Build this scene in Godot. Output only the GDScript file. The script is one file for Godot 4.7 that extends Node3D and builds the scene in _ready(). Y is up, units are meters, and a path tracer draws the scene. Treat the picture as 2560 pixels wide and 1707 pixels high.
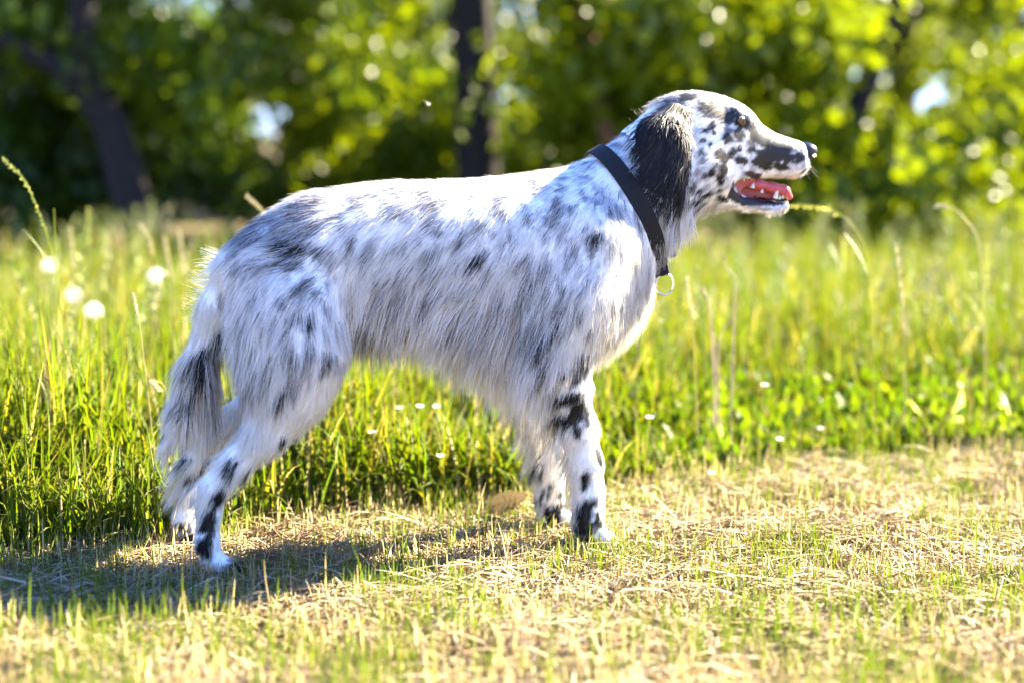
extends Node3D

func mat(c: Color, rough: float) -> StandardMaterial3D:
	var m := StandardMaterial3D.new()
	m.albedo_color = c
	m.roughness = rough
	return m

func part(parent: Node3D, called: String, mesh: Mesh, m: Material) -> MeshInstance3D:
	var o := MeshInstance3D.new()
	o.name = called
	o.mesh = mesh
	o.material_override = m
	parent.add_child(o, true)
	return o

func _ready() -> void:
	var cam := Camera3D.new()
	cam.name = "camera"
	add_child(cam)
	var lens := CameraAttributesPhysical.new()
	lens.frustum_focal_length = 61.77
	lens.frustum_focus_distance = 2.95
	lens.exposure_aperture = 1.6
	lens.frustum_near = 0.05
	lens.frustum_far = 400.0
	cam.attributes = lens
	cam.position = Vector3(0, 0.73, 3.0)
	cam.rotation.x = -atan(484.0 / 4035.0)
	cam.current = true
	var env := Environment.new()
	env.background_mode = Environment.BG_SKY
	env.tonemap_mode = Environment.TONE_MAPPER_LINEAR
	env.tonemap_exposure = 9.8
	env.sdfgi_enabled = true
	env.ssao_enabled = true
	env.ssil_enabled = true
	var air := ProceduralSkyMaterial.new()
	air.sky_top_color = Color(0.32, 0.52, 0.90)
	air.sky_horizon_color = Color(0.74, 0.84, 0.97)
	air.sky_curve = 0.2
	air.ground_bottom_color = Color(0.25, 0.25, 0.16)
	air.ground_horizon_color = Color(0.45, 0.47, 0.38)
	air.sky_energy_multiplier = 0.63
	air.ground_energy_multiplier = 0.55
	air.sun_angle_max = 12.0
	env.sky = Sky.new()
	env.sky.sky_material = air
	var we := WorldEnvironment.new()
	we.name = "environment"
	we.environment = env
	add_child(we)
	var sun := DirectionalLight3D.new()
	sun.name = "sun"
	add_child(sun)
	sun.light_energy = 1.6
	sun.light_color = Color(1.0, 0.94, 0.83)
	sun.light_angular_distance = 0.5
	sun.shadow_enabled = true
	sun.look_at_from_position(Vector3(0.83, 0.62, -0.5) * 30.0, Vector3.ZERO)
	make_tree_materials()
	build_ground()
	build_wood()
	build_grass()
	print("setting ms ", Time.get_ticks_msec())
	build_plants()
	build_dog()

# ------------------------------------------------------------------ setting
var rough_ground := FastNoiseLite.new()
var patches := FastNoiseLite.new()
var used_names := {}

func numbered(called: String) -> String:
	if not used_names.has(called):
		used_names[called] = 0
		return called
	used_names[called] += 1
	return "%s_%03d" % [called, used_names[called]]

func thing(called: String, label: String, category: String, at: Vector3, group := "") -> Node3D:
	var o := Node3D.new()
	o.name = numbered(called)
	add_child(o)
	o.position = at
	o.set_meta("label", label)
	o.set_meta("category", category)
	if group != "":
		o.set_meta("group", group)
	return o

func ground_y(x: float, z: float) -> float:
	var flat := 1.0 - smoothstep(0.25, 0.7, Vector2(x + 0.18, (z + 0.0) * 1.4).length() - 0.25)
	return rough_ground.get_noise_2d(x * 10.0, z * 10.0) * 0.022 * (1.0 - flat) - 0.004

const EDGE := [[-9.0, 0.35], [-1.6, 0.10], [-0.89, 0.03], [-0.63, -0.03], [-0.36, -0.27], [0.11, -0.47], [0.67, -0.86], [1.2, -0.98], [2.2, -1.3], [9.0, -3.0]]
# where the mown strip ends and the meadow begins
func edge_z(x: float) -> float:
	for k in EDGE.size() - 1:
		if x < EDGE[k + 1][0]:
			return lerpf(EDGE[k][1], EDGE[k + 1][1], clampf((x - EDGE[k][0]) / (EDGE[k + 1][0] - EDGE[k][0]), 0.0, 1.0))
	return EDGE[-1][1]

func build_ground() -> void:
	rough_ground.seed = 3
	rough_ground.frequency = 0.12
	patches.seed = 21
	patches.frequency = 1.0
	var vs := PackedVector3Array()
	var ns := PackedVector3Array()
	var ids := PackedInt32Array()
	# fine near the dog, coarse out to the horizon
	var xs := PackedFloat32Array()
	var zs := PackedFloat32Array()
	for v in [-300.0, -120.0, -50.0, -25.0, -14.0, -9.0, -6.0, -4.5, -3.4]:
		xs.append(v)
	for k in 101:
		xs.append(-2.5 + k * 0.05)
	for v in [3.4, 4.5, 6.0, 9.0, 14.0, 25.0, 50.0, 120.0, 300.0]:
		xs.append(v)
	for v in [-300.0, -120.0, -60.0, -35.0, -22.0, -15.0, -11.0, -8.0, -6.0, -4.5, -3.4]:
		zs.append(v)
	for k in 101:
		zs.append(-2.6 + k * 0.05)
	for v in [3.4, 5.0, 8.0, 14.0, 30.0, 80.0, 300.0]:
		zs.append(v)
	var nz := zs.size()
	for x in xs:
		for z in zs:
			vs.append(Vector3(x, ground_y(x, z), z))
			ns.append(Vector3(ground_y(x - 0.02, z) - ground_y(x + 0.02, z), 0.04, ground_y(x, z - 0.02) - ground_y(x, z + 0.02)).normalized())
	for a in xs.size() - 1:
		for b in nz - 1:
			var q := a * nz + b
			ids.append_array(PackedInt32Array([q, q + nz, q + 1, q + 1, q + nz, q + nz + 1]))
	var soil := mat(Color.WHITE, 0.95)
	var nt := NoiseTexture2D.new()
	var nn := FastNoiseLite.new()
	nn.seed = 9
	nn.frequency = 0.02
	nn.fractal_octaves = 5
	nt.noise = nn
	nt.width = 512
	nt.height = 512
	nt.seamless = true
	var ramp := Gradient.new()
	ramp.offsets = PackedFloat32Array([0.0, 0.4, 0.6, 1.0])
	ramp.colors = PackedColorArray([Color(0.20, 0.15, 0.09), Color(0.36, 0.29, 0.17), Color(0.44, 0.38, 0.22), Color(0.40, 0.42, 0.20)])
	nt.color_ramp = ramp
	soil.albedo_texture = nt
	soil.uv1_triplanar = true
	soil.uv1_world_triplanar = true
	soil.uv1_scale = Vector3(2.3, 2.3, 2.3)
	var g := part(self, "ground", mesh_of(vs, ns, ids), soil)
	g.set_meta("kind", "structure")

# a blade one metre long and one metre wide at scale 1, bending forward along +z
func blade_mesh(bend: float, seg: int, fold := 0.12, tip := 0.05, kink := 0.0) -> ArrayMesh:
	var vs := PackedVector3Array()
	var ns := PackedVector3Array()
	var ids := PackedInt32Array()
	var p := Vector3.ZERO
	var a := 0.0
	for s in seg + 1:
		var t := float(s) / seg
		var w := (1.0 - pow(t, 2.2)) * (0.75 + 0.5 * t) * 0.5 + tip * 0.5 * (1.0 - t)
		if s == seg:
			w = tip * 0.3
		var nn := Vector3(0, -sin(a), cos(a))
		nn = Vector3(0, sin(a) * -1.0, cos(a))
		for sd in [-1.0, 0.0, 1.0]:
			vs.append(p + Vector3(w * sd, 0, 0) + (nn * fold * w * 0.02 if sd != 0.0 else Vector3.ZERO))
			ns.append((nn + Vector3(sd * -0.35, 0, 0)).normalized())
		a += bend / seg * (0.4 + 1.2 * t)
		if kink != 0.0 and s == int(seg * 0.6):
			a += kink
		p += Vector3(0, cos(a), sin(a)) / seg
	for s in seg:
		var q := s * 3
		ids.append_array(PackedInt32Array([q, q + 3, q + 1, q + 1, q + 3, q + 4, q + 1, q + 4, q + 2, q + 2, q + 4, q + 5]))
	return mesh_of(vs, ns, ids)

func blade_material(rough := 0.5) -> StandardMaterial3D:
	var m := mat(Color.WHITE, rough)
	m.vertex_color_use_as_albedo = true
	m.backlight_enabled = true
	m.metallic_specular = 0.3
	m.backlight = Color(1.0, 1.0, 0.4)
	m.cull_mode = BaseMaterial3D.CULL_DISABLED
	return m

func scatter(called: String, label: String, category: String, mesh: Mesh, m: Material, xf: Array, cs: PackedColorArray, parent: Node3D = null) -> MultiMeshInstance3D:
	var mm := MultiMesh.new()
	mm.transform_format = MultiMesh.TRANSFORM_3D
	mm.use_colors = true
	mm.mesh = mesh
	mm.instance_count = xf.size()
	for k in xf.size():
		mm.set_instance_transform(k, xf[k])
		mm.set_instance_color(k, cs[k])
	var o := MultiMeshInstance3D.new()
	o.multimesh = mm
	o.material_override = m
	if parent == null:
		o.name = numbered(called)
		add_child(o)
		o.set_meta("kind", "stuff")
		o.set_meta("category", category)
	else:
		o.name = called
		parent.add_child(o, true)
		o.set_meta("kind", "stuff")
	if label != "":
		o.set_meta("label", label)
	return o

func blade_xf(p: Vector3, yaw: float, lean: float, width: float, length: float) -> Transform3D:
	var b := Basis(Vector3.UP, yaw) * Basis(Vector3.RIGHT, lean)
	return Transform3D(b * Basis.from_scale(Vector3(width, length, length)), p)

func build_grass() -> void:
	var rng := RandomNumberGenerator.new()
	rng.seed = 404
	var green := blade_material()
	var straw_m := blade_material(0.6)
	straw_m.backlight = Color(0.5, 0.46, 0.36)
	# --- meadow behind the dog
	var kinds := [blade_mesh(0.6, 5), blade_mesh(1.2, 6), blade_mesh(2.2, 7), blade_mesh(0.35, 4)]
	var xfs := [[], [], [], []]
	var ccs := [PackedColorArray(), PackedColorArray(), PackedColorArray(), PackedColorArray()]
	var n := 0
	while n < 62000:
		var d := pow(rng.randf(), 1.6) * 5.4
		var x := rng.randf_range(-1.0, 1.0) * (1.5 + (d + 0.9) * 0.42)
		var z := edge_z(x) - d + rng.randf_range(-0.05, 0.05)
		n += 1
		var pn := patches.get_noise_2d(x * 1.7, z * 1.7)
		if pn < -0.28 and rng.randf() < 0.5:
			continue
		var h := rng.randf_range(0.12, 0.33) * (1.0 + pn * 0.5)
		h *= lerpf(0.62, 1.0, smoothstep(0.0, 0.3, d))
		# low clover and leaves to the right of the dog, tall grass to the left
		var low := smoothstep(0.15, 0.5, x) * (1.0 - smoothstep(0.3, 0.8, d))
		h *= lerpf(1.12 if x < -0.3 else 1.0, 0.42, low)
		var w := rng.randf_range(0.005, 0.0115)
		if rng.randf() < 0.1:
			w *= 1.7
		var c := Color(0.095, 0.165, 0.010).lerp(Color(0.17, 0.205, 0.014), rng.randf())
		if rng.randf() < 0.16:
			c = Color(0.24, 0.22, 0.05)
		elif rng.randf() < 0.07:
			c = Color(0.40, 0.34, 0.18)
		c = c * rng.randf_range(0.75, 1.2)
		var k := rng.randi() % 4
		xfs[k].append(blade_xf(Vector3(x, ground_y(x, z) - 0.004, z), rng.randf() * TAU, rng.randf_range(-0.28, 0.34), w, h))
		ccs[k].append(c)
	var mlab := ["straight green meadow grass behind the dog", "bent green meadow grass behind the dog", "arching green meadow grass behind the dog", "upright short green meadow grass behind the dog"]
	for k in 4:
		scatter("meadow_grass", mlab[k], "grass", kinds[k], green, xfs[k], ccs[k])
	# --- seeding stalks, hazy and pale over the far meadow
	var sx := []
	var sc := PackedColorArray()
	for k in 800:
		var d := 0.35 + pow(rng.randf(), 0.8) * 5.2
		var x := rng.randf_range(-1.0, 1.0) * (1.4 + (d + 0.9) * 0.42)
		var z := edge_z(x) - d
		var sl := rng.randf_range(0.24, 0.46)
		sx.append(Transform3D(Basis(Vector3.UP, rng.randf() * TAU) * Basis(Vector3.RIGHT, rng.randf_range(-0.1, 0.3)) * Basis.from_scale(Vector3.ONE * sl), Vector3(x, ground_y(x, z), z)))
		sc.append(Color(0.40, 0.38, 0.18).lerp(Color(0.20, 0.28, 0.05), rng.randf()))
	scatter("seeding_grass", "pale thin grass stalks with feathery seed heads across the meadow", "grass", panicle_mesh(31), straw_m, sx, sc)
	# --- clover-like ground leaves on the meadow's edge
	var lx := []
	var lc := PackedColorArray()
	for k in 9000:
		var x := rng.randf_range(-1.6, 2.0)
		var d := pow(rng.randf(), 1.6) * 1.3
		if x < 0.1 and rng.randf() < 0.7:
			continue
		var z := edge_z(x) - d + 0.03
		var hgt := rng.randf_range(0.01, 0.13) * (0.35 + minf(d * 2.0, 0.65))
		lx.append(Transform3D(Basis(Vector3.UP, rng.randf() * TAU) * Basis(Vector3.RIGHT, rng.randf_range(-0.7, 0.7)) * Basis.from_scale(Vector3.ONE * rng.randf_range(0.018, 0.042)), Vector3(x, ground_y(x, z) + hgt, z)))
		lc.append(Color(0.08, 0.15, 0.010).lerp(Color(0.14, 0.19, 0.012), rng.randf()) * rng.randf_range(0.8, 1.2))
	scatter("ground_leaves", "small round green leaves of low weeds along the mown edge", "weeds", leaf_mesh(0.8), green, lx, lc)
	# --- mown strip: dry cut grass lying about
	var straw := [blade_mesh(0.5, 4, 0.1, 0.4), blade_mesh(1.3, 6, 0.1, 0.4), blade_mesh(0.3, 4, 0.1, 0.5, 0.9)]
	var yx := [[], [], []]
	var yc := [PackedColorArray(), PackedColorArray(), PackedColorArray()]
	for k in 105000:
		var x := rng.randf_range(-1.0, 1.0) * 1.5
		var ez := edge_z(x)
		var z := rng.randf_range(ez - 0.25, 1.45)
		if z < ez and rng.randf() < (ez - z) / 0.25:
			continue
		var pn := patches.get_noise_2d(x * 3.1 + 9.0, z * 3.1)
		if pn < -0.2 and rng.randf() < 0.5:
			continue
		var y := ground_y(x, z) + rng.randf_range(0.001, 0.022) * (1.0 + pn)
		var kd := rng.randi() % 3
		var lean := PI / 2 + rng.randf_range(-0.45, 0.12)
		yx[kd].append(Transform3D(Basis(Vector3.UP, rng.randf() * TAU) * Basis(Vector3.RIGHT, lean) * Basis(Vector3.UP, rng.randf_range(-1.2, 1.2)) * Basis.from_scale(Vector3(rng.randf_range(0.0014, 0.0034), 1, 1) * Vector3(1, rng.randf_range(0.03, 0.11), 0.08)), Vector3(x, y, z)))
		var c := Color(0.43, 0.32, 0.19).lerp(Color(0.60, 0.50, 0.35), rng.randf())
		if rng.randf() < 0.2:
			c = Color(0.27, 0.18, 0.09)
		elif rng.randf() < 0.15:
			c = Color(0.34, 0.34, 0.13)
		c = c.lerp(Color(0.24, 0.16, 0.09), smoothstep(-0.05, 0.4, patches.get_noise_2d(x * 2.0 + 31.0, z * 3.4)) * 0.65)
		yc[kd].append(c * rng.randf_range(0.75, 1.1))
	var slab := ["straight cut straw scattered over the mown strip", "curled cut straw scattered over the mown strip", "snapped cut straw scattered over the mown strip"]
	for k in 3:
		scatter("dry_straw", slab[k], "straw", straw[k], straw_m, yx[k], yc[k])
	# --- stubble and fresh shoots standing in the mown strip
	var tx := [[], []]
	var tc := [PackedColorArray(), PackedColorArray()]
	for k in 60000:
		var x := rng.randf_range(-1.0, 1.0) * 1.5
		var ez := edge_z(x)
		var z := rng.randf_range(ez - 0.1, 1.45)
		var pn := patches.get_noise_2d(x * 2.3 - 4.0, z * 2.3 + 6.0) + 0.5 * patches.get_noise_2d(x * 9.0, z * 9.0)
		var isgreen := pn + rng.randf_range(-0.35, 0.35) > 0.02
		if pn < -0.1 and rng.randf() < 0.45:
			continue
		var kd := 0 if isgreen else 1
		var h := rng.randf_range(0.018, 0.06) * (1.15 if isgreen else 0.9)
		if rng.randf() < 0.03:
			h *= 1.8
		h *= 1.0 + 0.2 * smoothstep(0.3, 0.7, z)
		var dd := ez - z
		h *= 1.0 + 0.6 * (1.0 - smoothstep(0.0, 0.25, -dd))
		tx[kd].append(blade_xf(Vector3(x, ground_y(x, z) - 0.002, z), rng.randf() * TAU, rng.randf_range(-0.45, 0.45), rng.randf_range(0.0016, 0.0036), h))
		var c := Color(0.12, 0.19, 0.022).lerp(Color(0.24, 0.25, 0.05), rng.randf() * rng.randf())
		if not isgreen:
			c = Color(0.52, 0.42, 0.22).lerp(Color(0.40, 0.36, 0.13), rng.randf())
		tc[kd].append(c * rng.randf_range(0.8, 1.15))
	scatter("short_grass", "fresh green shoots standing in the mown strip", "grass", blade_mesh(0.6, 4), green, tx[0], tc[0])
	scatter("stubble", "dry yellow grass stubble standing in the mown strip", "grass", blade_mesh(0.35, 3, 0.1, 0.6), straw_m, tx[1], tc[1])

# a leaf one metre long along +y, gently cupped
func leaf_mesh(round_: float) -> ArrayMesh:
	var vs := PackedVector3Array()
	var ns := PackedVector3Array()
	var ids := PackedInt32Array()
	var rows := 6
	for r in rows + 1:
		var t := float(r) / rows
		var w := sin(pow(t, 0.75) * PI) * 0.36 * round_ + 0.012
		var dip := -0.16 * t * t
		for sd in [-1.0, 0.0, 1.0]:
			vs.append(Vector3(w * sd, t, dip + absf(sd) * w * 0.3))
			ns.append(Vector3(-sd * 0.3, 0.2 * t, 1).normalized())
	for r in rows:
		var q := r * 3
		ids.append_array(PackedInt32Array([q, q + 3, q + 1, q + 1, q + 3, q + 4, q + 1, q + 4, q + 2, q + 2, q + 4, q + 5]))
	return mesh_of(vs, ns, ids)

# a thin stalk one metre tall with a loose head of spikelets on its last third
func panicle_mesh(sd: int) -> ArrayMesh:
	var rng := RandomNumberGenerator.new()
	rng.seed = sd
	var st := SurfaceTool.new()
	st.begin(Mesh.PRIMITIVE_TRIANGLES)
	var path := PackedVector3Array()
	for k in 9:
		var t := k / 8.0
		path.append(Vector3(0, t * (1.0 - 0.06 * t * t), 0.16 * t * t * t))
	st.append_from(tube_mesh(path, 0.0035, 4, 0.0015), 0, Transform3D.IDENTITY)
	var spk := leaf_mesh(0.55)
	for k in 30:
		var t := rng.randf_range(0.66, 1.0)
		var p := path[0].lerp(path[8], 0.0) + Vector3(0, t * (1.0 - 0.06 * t * t), 0.16 * t * t * t)
		var spread := (1.06 - t) * 0.16
		var a := rng.randf() * TAU
		p += Vector3(cos(a), 0.4, sin(a)) * spread * rng.randf()
		st.append_from(spk, 0, Transform3D(Basis(Vector3.UP, a) * Basis(Vector3.RIGHT, rng.randf_range(0.2, 0.9)) * Basis.from_scale(Vector3.ONE * rng.randf_range(0.025, 0.05)), p))
	return st.commit()

# ------------------------------------------------------------------ trees
func sprig_mesh(sd: int) -> ArrayMesh:
	var rng := RandomNumberGenerator.new()
	rng.seed = sd
	var st := SurfaceTool.new()
	st.begin(Mesh.PRIMITIVE_TRIANGLES)
	var lf := leaf_mesh(1.15)
	for k in 7:
		var a := k * 2.4 + rng.randf_range(-0.4, 0.4)
		var p := Vector3(0, -0.13 + 0.045 * k, 0)
		var s := rng.randf_range(0.055, 0.085)
		st.append_from(lf, 0, Transform3D(Basis(Vector3.UP, a) * Basis(Vector3.RIGHT, rng.randf_range(0.9, 2.3)) * Basis.from_scale(Vector3.ONE * s), p + Vector3(sin(a), 0, cos(a)) * 0.03))
	return st.commit()

func wood_tube(path: Array, sides := 12) -> ArrayMesh:
	# path rows: x, y, z, radius; bark ridges follow the stem
	var vs := PackedVector3Array()
	var ns := PackedVector3Array()
	var ids := PackedInt32Array()
	var pts := []
	for k in path.size() - 1:
		for j in 4:
			var t := j / 4.0
			var p0: Array = path[maxi(k - 1, 0)]
			var p3: Array = path[mini(k + 2, path.size() - 1)]
			var q := []
			for c in 4:
				q.append(cubic_interpolate(path[k][c], path[k + 1][c], p0[c], p3[c], t))
			pts.append(q)
	pts.append(path[-1])
	var n := pts.size()
	for k in n:
		var a: Array = pts[maxi(k - 1, 0)]
		var b: Array = pts[mini(k + 1, n - 1)]
		var d := (Vector3(b[0], b[1], b[2]) - Vector3(a[0], a[1], a[2])).normalized()
		var u := (Vector3(0, 0, 1) - d * d.z).normalized()
		var w := d.cross(u)
		for s in sides + 1:
			var an := TAU * s / sides
			var o := u * cos(an) + w * sin(an)
			var r: float = pts[k][3] * (1.0 + 0.07 * sin(an * 5.0 + k * 0.35) + 0.05 * sin(an * 3.0 - k * 0.6))
			vs.append(Vector3(pts[k][0], pts[k][1], pts[k][2]) + o * r)
			ns.append((o + (w * cos(an) - u * sin(an)) * -0.2 * cos(an * 5.0 + k * 0.35)).normalized())
	for k in n - 1:
		for s in sides:
			var q := k * (sides + 1) + s
			ids.append_array(PackedInt32Array([q, q + sides + 1, q + 1, q + 1, q + sides + 1, q + sides + 2]))
	return mesh_of(vs, ns, ids)

var bark_m: StandardMaterial3D
var pale_bark_m: StandardMaterial3D
var leaf_m: StandardMaterial3D
var sprigs := []

func make_tree_materials() -> void:
	bark_m = mat(Color.WHITE, 0.9)
	var nt := NoiseTexture2D.new()
	var nn := FastNoiseLite.new()
	nn.seed = 15
	nn.frequency = 0.03
	nt.noise = nn
	nt.width = 256
	nt.height = 256
	nt.seamless = true
	var ramp := Gradient.new()
	ramp.colors = PackedColorArray([Color(0.055, 0.036, 0.022), Color(0.17, 0.12, 0.08)])
	nt.color_ramp = ramp
	bark_m.albedo_texture = nt
	bark_m.uv1_triplanar = true
	bark_m.uv1_scale = Vector3(5, 1.4, 5)
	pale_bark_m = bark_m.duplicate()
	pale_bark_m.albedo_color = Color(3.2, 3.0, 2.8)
	leaf_m = mat(Color.WHITE, 0.35)
	leaf_m.vertex_color_use_as_albedo = true
	leaf_m.metallic_specular = 0.4
	leaf_m.backlight_enabled = true
	leaf_m.backlight = Color(1.0, 1.0, 0.4)
	leaf_m.cull_mode = BaseMaterial3D.CULL_DISABLED
	sprigs = [sprig_mesh(1), sprig_mesh(2), sprig_mesh(3)]

# leaf clumps inside an ellipsoid; open: share of clump places left empty
func crown(tree: Node3D, rng: RandomNumberGenerator, at: Vector3, size: Vector3, clumps: int, per: int, tint: Color, spread := 0.3) -> void:
	var xf := []
	var cs := PackedColorArray()
	for k in clumps:
		var dir := Vector3(rng.randfn(), rng.randfn(), rng.randfn()).normalized() * pow(rng.randf(), 0.45)
		var c := at + dir * size
		if c.y < 0.15:
			c.y = rng.randf_range(0.15, 0.6)
		var sp := spread * rng.randf_range(0.6, 1.3)
		var shade := rng.randf_range(0.8, 1.2)
		for j in per:
			var p := c + Vector3(rng.randfn(), rng.randfn() * 0.75, rng.randfn()) * sp * 0.6
			if in_opening(tree.position + p):
				continue
			var b := Basis(Vector3.UP, rng.randf() * TAU) * Basis(Vector3.RIGHT, rng.randf_range(0.6, 2.6)) * Basis.from_scale(Vector3.ONE * rng.randf_range(0.8, 1.3))
			xf.append(Transform3D(b, p))
			var q := tint * shade * rng.randf_range(0.8, 1.2)
			q.a = 1.0
			cs.append(q)
	scatter("crown", "", "", sprigs[rng.randi() % 3], leaf_m, xf, cs, tree)

# stem: rows [x, y, z, r] relative to the base; crowns: [x, y, z, rx, ry, rz, clumps]
func tree(label: String, base: Vector3, stem: Array, limbs: Array, crowns: Array, tint: Color, sd: int, called := "tree", category := "tree", group := "trees at the wood's edge") -> Node3D:
	var rng := RandomNumberGenerator.new()
	rng.seed = sd
	var t := thing(called, label, category, base, group)
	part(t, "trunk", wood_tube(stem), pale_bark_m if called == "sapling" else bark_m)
	for l in limbs:
		part(t, "limb", wood_tube(l, 8), bark_m)
	for c in crowns:
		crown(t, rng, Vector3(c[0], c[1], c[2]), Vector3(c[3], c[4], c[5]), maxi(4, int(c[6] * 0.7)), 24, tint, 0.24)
	return t
# openings through the foliage where the sky shows: from, to, radius at each end
const OPENINGS := [
	[-1.15, 0.75, -5.0, -3.7, 0.80, -26.0, 0.07, 0.62],
	[1.95, 0.90, -5.0, 6.8, 1.25, -26.0, 0.07, 0.45],
	[2.35, 1.20, -5.0, 8.2, 2.40, -26.0, 0.10, 0.6],
	[0.03, 0.95, -5.0, 0.13, 1.55, -26.0, 0.03, 0.25],
]

func in_opening(p: Vector3) -> bool:
	for o in OPENINGS:
		var a := Vector3(o[0], o[1], o[2])
		var ab := Vector3(o[3], o[4], o[5]) - a
		var t := clampf((p - a).dot(ab) / ab.length_squared(), 0.0, 1.0)
		if (p - a - ab * t).length() < lerpf(o[6], o[7], t):
			return true
	return false

func build_wood() -> void:
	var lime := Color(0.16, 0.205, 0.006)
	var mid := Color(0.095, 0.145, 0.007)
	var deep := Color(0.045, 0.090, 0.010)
	tree("dark tree with a curved forked trunk rising from the meadow's far edge", Vector3(-1.86, 0, -6.0),
		[[0, -0.1, 0, 0.125], [-0.02, 0.12, 0, 0.105], [-0.09, 0.4, 0, 0.092], [-0.17, 0.73, 0, 0.09], [-0.28, 0.95, 0, 0.085], [-0.31, 1.25, 0, 0.07], [-0.28, 1.9, 0, 0.06], [-0.2, 2.8, 0.1, 0.04], [-0.1, 3.6, 0.1, 0.02]],
		[[[-0.24, 0.88, 0, 0.06], [-0.45, 1.06, 0.0, 0.055], [-0.8, 1.22, -0.1, 0.045], [-1.4, 1.7, -0.2, 0.02]]],
		[[-0.3, 1.15, -0.6, 1.3, 0.55, 0.6, 16], [0.3, 2.9, -0.4, 1.7, 0.9, 1.3, 50], [-1.0, 2.2, 0, 1.2, 0.6, 1.0, 24]], mid, 41)
	tree("tree with a straight dark trunk sunlit along one side, behind the dog's back", Vector3(-0.17, 0, -6.5),
		[[0, -0.1, 0, 0.14], [0.0, 0.2, 0, 0.122], [-0.01, 0.6, 0, 0.115], [-0.04, 1.42, 0, 0.105], [-0.1, 2.4, 0, 0.09], [0.0, 3.6, 0, 0.05], [0.1, 4.6, 0, 0.02]],
		[[[-0.05, 1.6, 0, 0.05], [0.4, 2.0, 0.2, 0.04], [0.9, 2.7, 0.3, 0.02]], [[-0.08, 1.9, 0, 0.05], [-0.5, 2.3, 0.0, 0.04], [-1.1, 2.9, 0.2, 0.02]]],
		[[-0.75, 0.95, -0.9, 0.65, 0.65, 0.7, 18], [0.62, 0.95, 0.45, 0.5, 0.5, 0.4, 13], [0.2, 3.2, 0, 1.5, 0.8, 1.3, 46]], lime, 42)
	tree("broad brown trunk in shade behind the dog's ear", Vector3(0.58, 0, -8.5),
		[[0, -0.1, 0, 0.26], [0.02, 0.3, 0, 0.22], [0.03, 1.0, 0, 0.2], [0.06, 2.2, 0, 0.17], [0.15, 4.0, 0, 0.1], [0.2, 5.4, 0, 0.03]],
		[[[0.06, 2.0, 0, 0.08], [0.8, 2.6, 0.2, 0.06], [1.6, 3.5, 0.3, 0.02]]],
		[[0.5, 1.5, -0.3, 0.9, 0.5, 0.6, 16], [-0.2, 3.5, -0.2, 1.1, 0.7, 1.0, 44], [0.0, 5.0, 0, 1.5, 0.8, 1.3, 36]], mid, 43)
	tree("slender pale leaning stem lit by the sun above the dog's neck", Vector3(0.65, 0, -6.0),
		[[0, -0.1, 0, 0.06], [-0.06, 0.3, 0, 0.055], [-0.18, 0.82, 0, 0.05], [-0.28, 1.25, 0, 0.045], [-0.4, 1.9, 0, 0.03], [-0.5, 2.6, 0, 0.012]],
		[], [[-0.1, 1.4, 0.05, 0.4, 0.3, 0.4, 8], [0.35, 0.75, -0.4, 0.4, 0.45, 0.4, 9], [-0.5, 2.6, 0, 0.4, 0.4, 0.4, 5]], lime, 44, "sapling", "sapling")
	tree("thin upright stem just behind the dog's head", Vector3(0.82, 0, -7.5),
		[[0, -0.1, 0, 0.065], [-0.02, 0.5, 0, 0.058], [-0.05, 1.2, 0, 0.05], [0.0, 2.2, 0, 0.03], [0.1, 3.0, 0, 0.012]],
		[], [[0.7, 1.45, -0.6, 0.5, 0.4, 0.4, 8], [0.1, 2.9, 0, 0.5, 0.4, 0.5, 5]], lime, 45, "sapling", "sapling")
	tree("dark leaning trunk beyond the dog's muzzle", Vector3(1.50, 0, -6.5),
		[[0, -0.1, 0, 0.09], [0.06, 0.2, 0, 0.075], [0.24, 0.57, 0, 0.068], [0.5, 1.2, -0.1, 0.06], [0.8, 2.1, -0.2, 0.045], [1.0, 3.0, -0.2, 0.02]],
		[], [[0.0, 1.05, 0.1, 0.5, 0.55, 0.5, 12], [1.1, 1.3, -0.5, 0.7, 0.5, 0.6, 13], [0.5, 0.22, 0.25, 0.7, 0.22, 0.4, 16], [0.9, 3.1, 0, 0.7, 0.5, 0.7, 7]], lime, 46)
	var rows := [
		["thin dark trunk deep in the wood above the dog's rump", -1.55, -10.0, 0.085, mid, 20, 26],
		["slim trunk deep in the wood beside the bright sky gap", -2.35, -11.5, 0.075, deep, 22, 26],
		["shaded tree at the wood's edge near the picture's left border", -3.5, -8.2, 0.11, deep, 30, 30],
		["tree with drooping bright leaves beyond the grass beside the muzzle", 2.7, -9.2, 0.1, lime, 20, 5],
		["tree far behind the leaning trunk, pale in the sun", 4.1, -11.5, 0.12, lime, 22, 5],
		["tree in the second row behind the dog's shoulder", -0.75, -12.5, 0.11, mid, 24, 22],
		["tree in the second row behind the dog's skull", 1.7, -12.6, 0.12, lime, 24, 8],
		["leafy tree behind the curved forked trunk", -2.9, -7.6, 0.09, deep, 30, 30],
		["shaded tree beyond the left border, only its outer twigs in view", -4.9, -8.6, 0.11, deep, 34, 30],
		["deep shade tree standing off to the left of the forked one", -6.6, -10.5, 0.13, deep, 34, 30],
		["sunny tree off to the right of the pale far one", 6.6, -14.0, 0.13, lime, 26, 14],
		["far tree between the sky gap and the straight trunk", -1.9, -14.5, 0.12, mid, 26, 24],
	]
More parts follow.
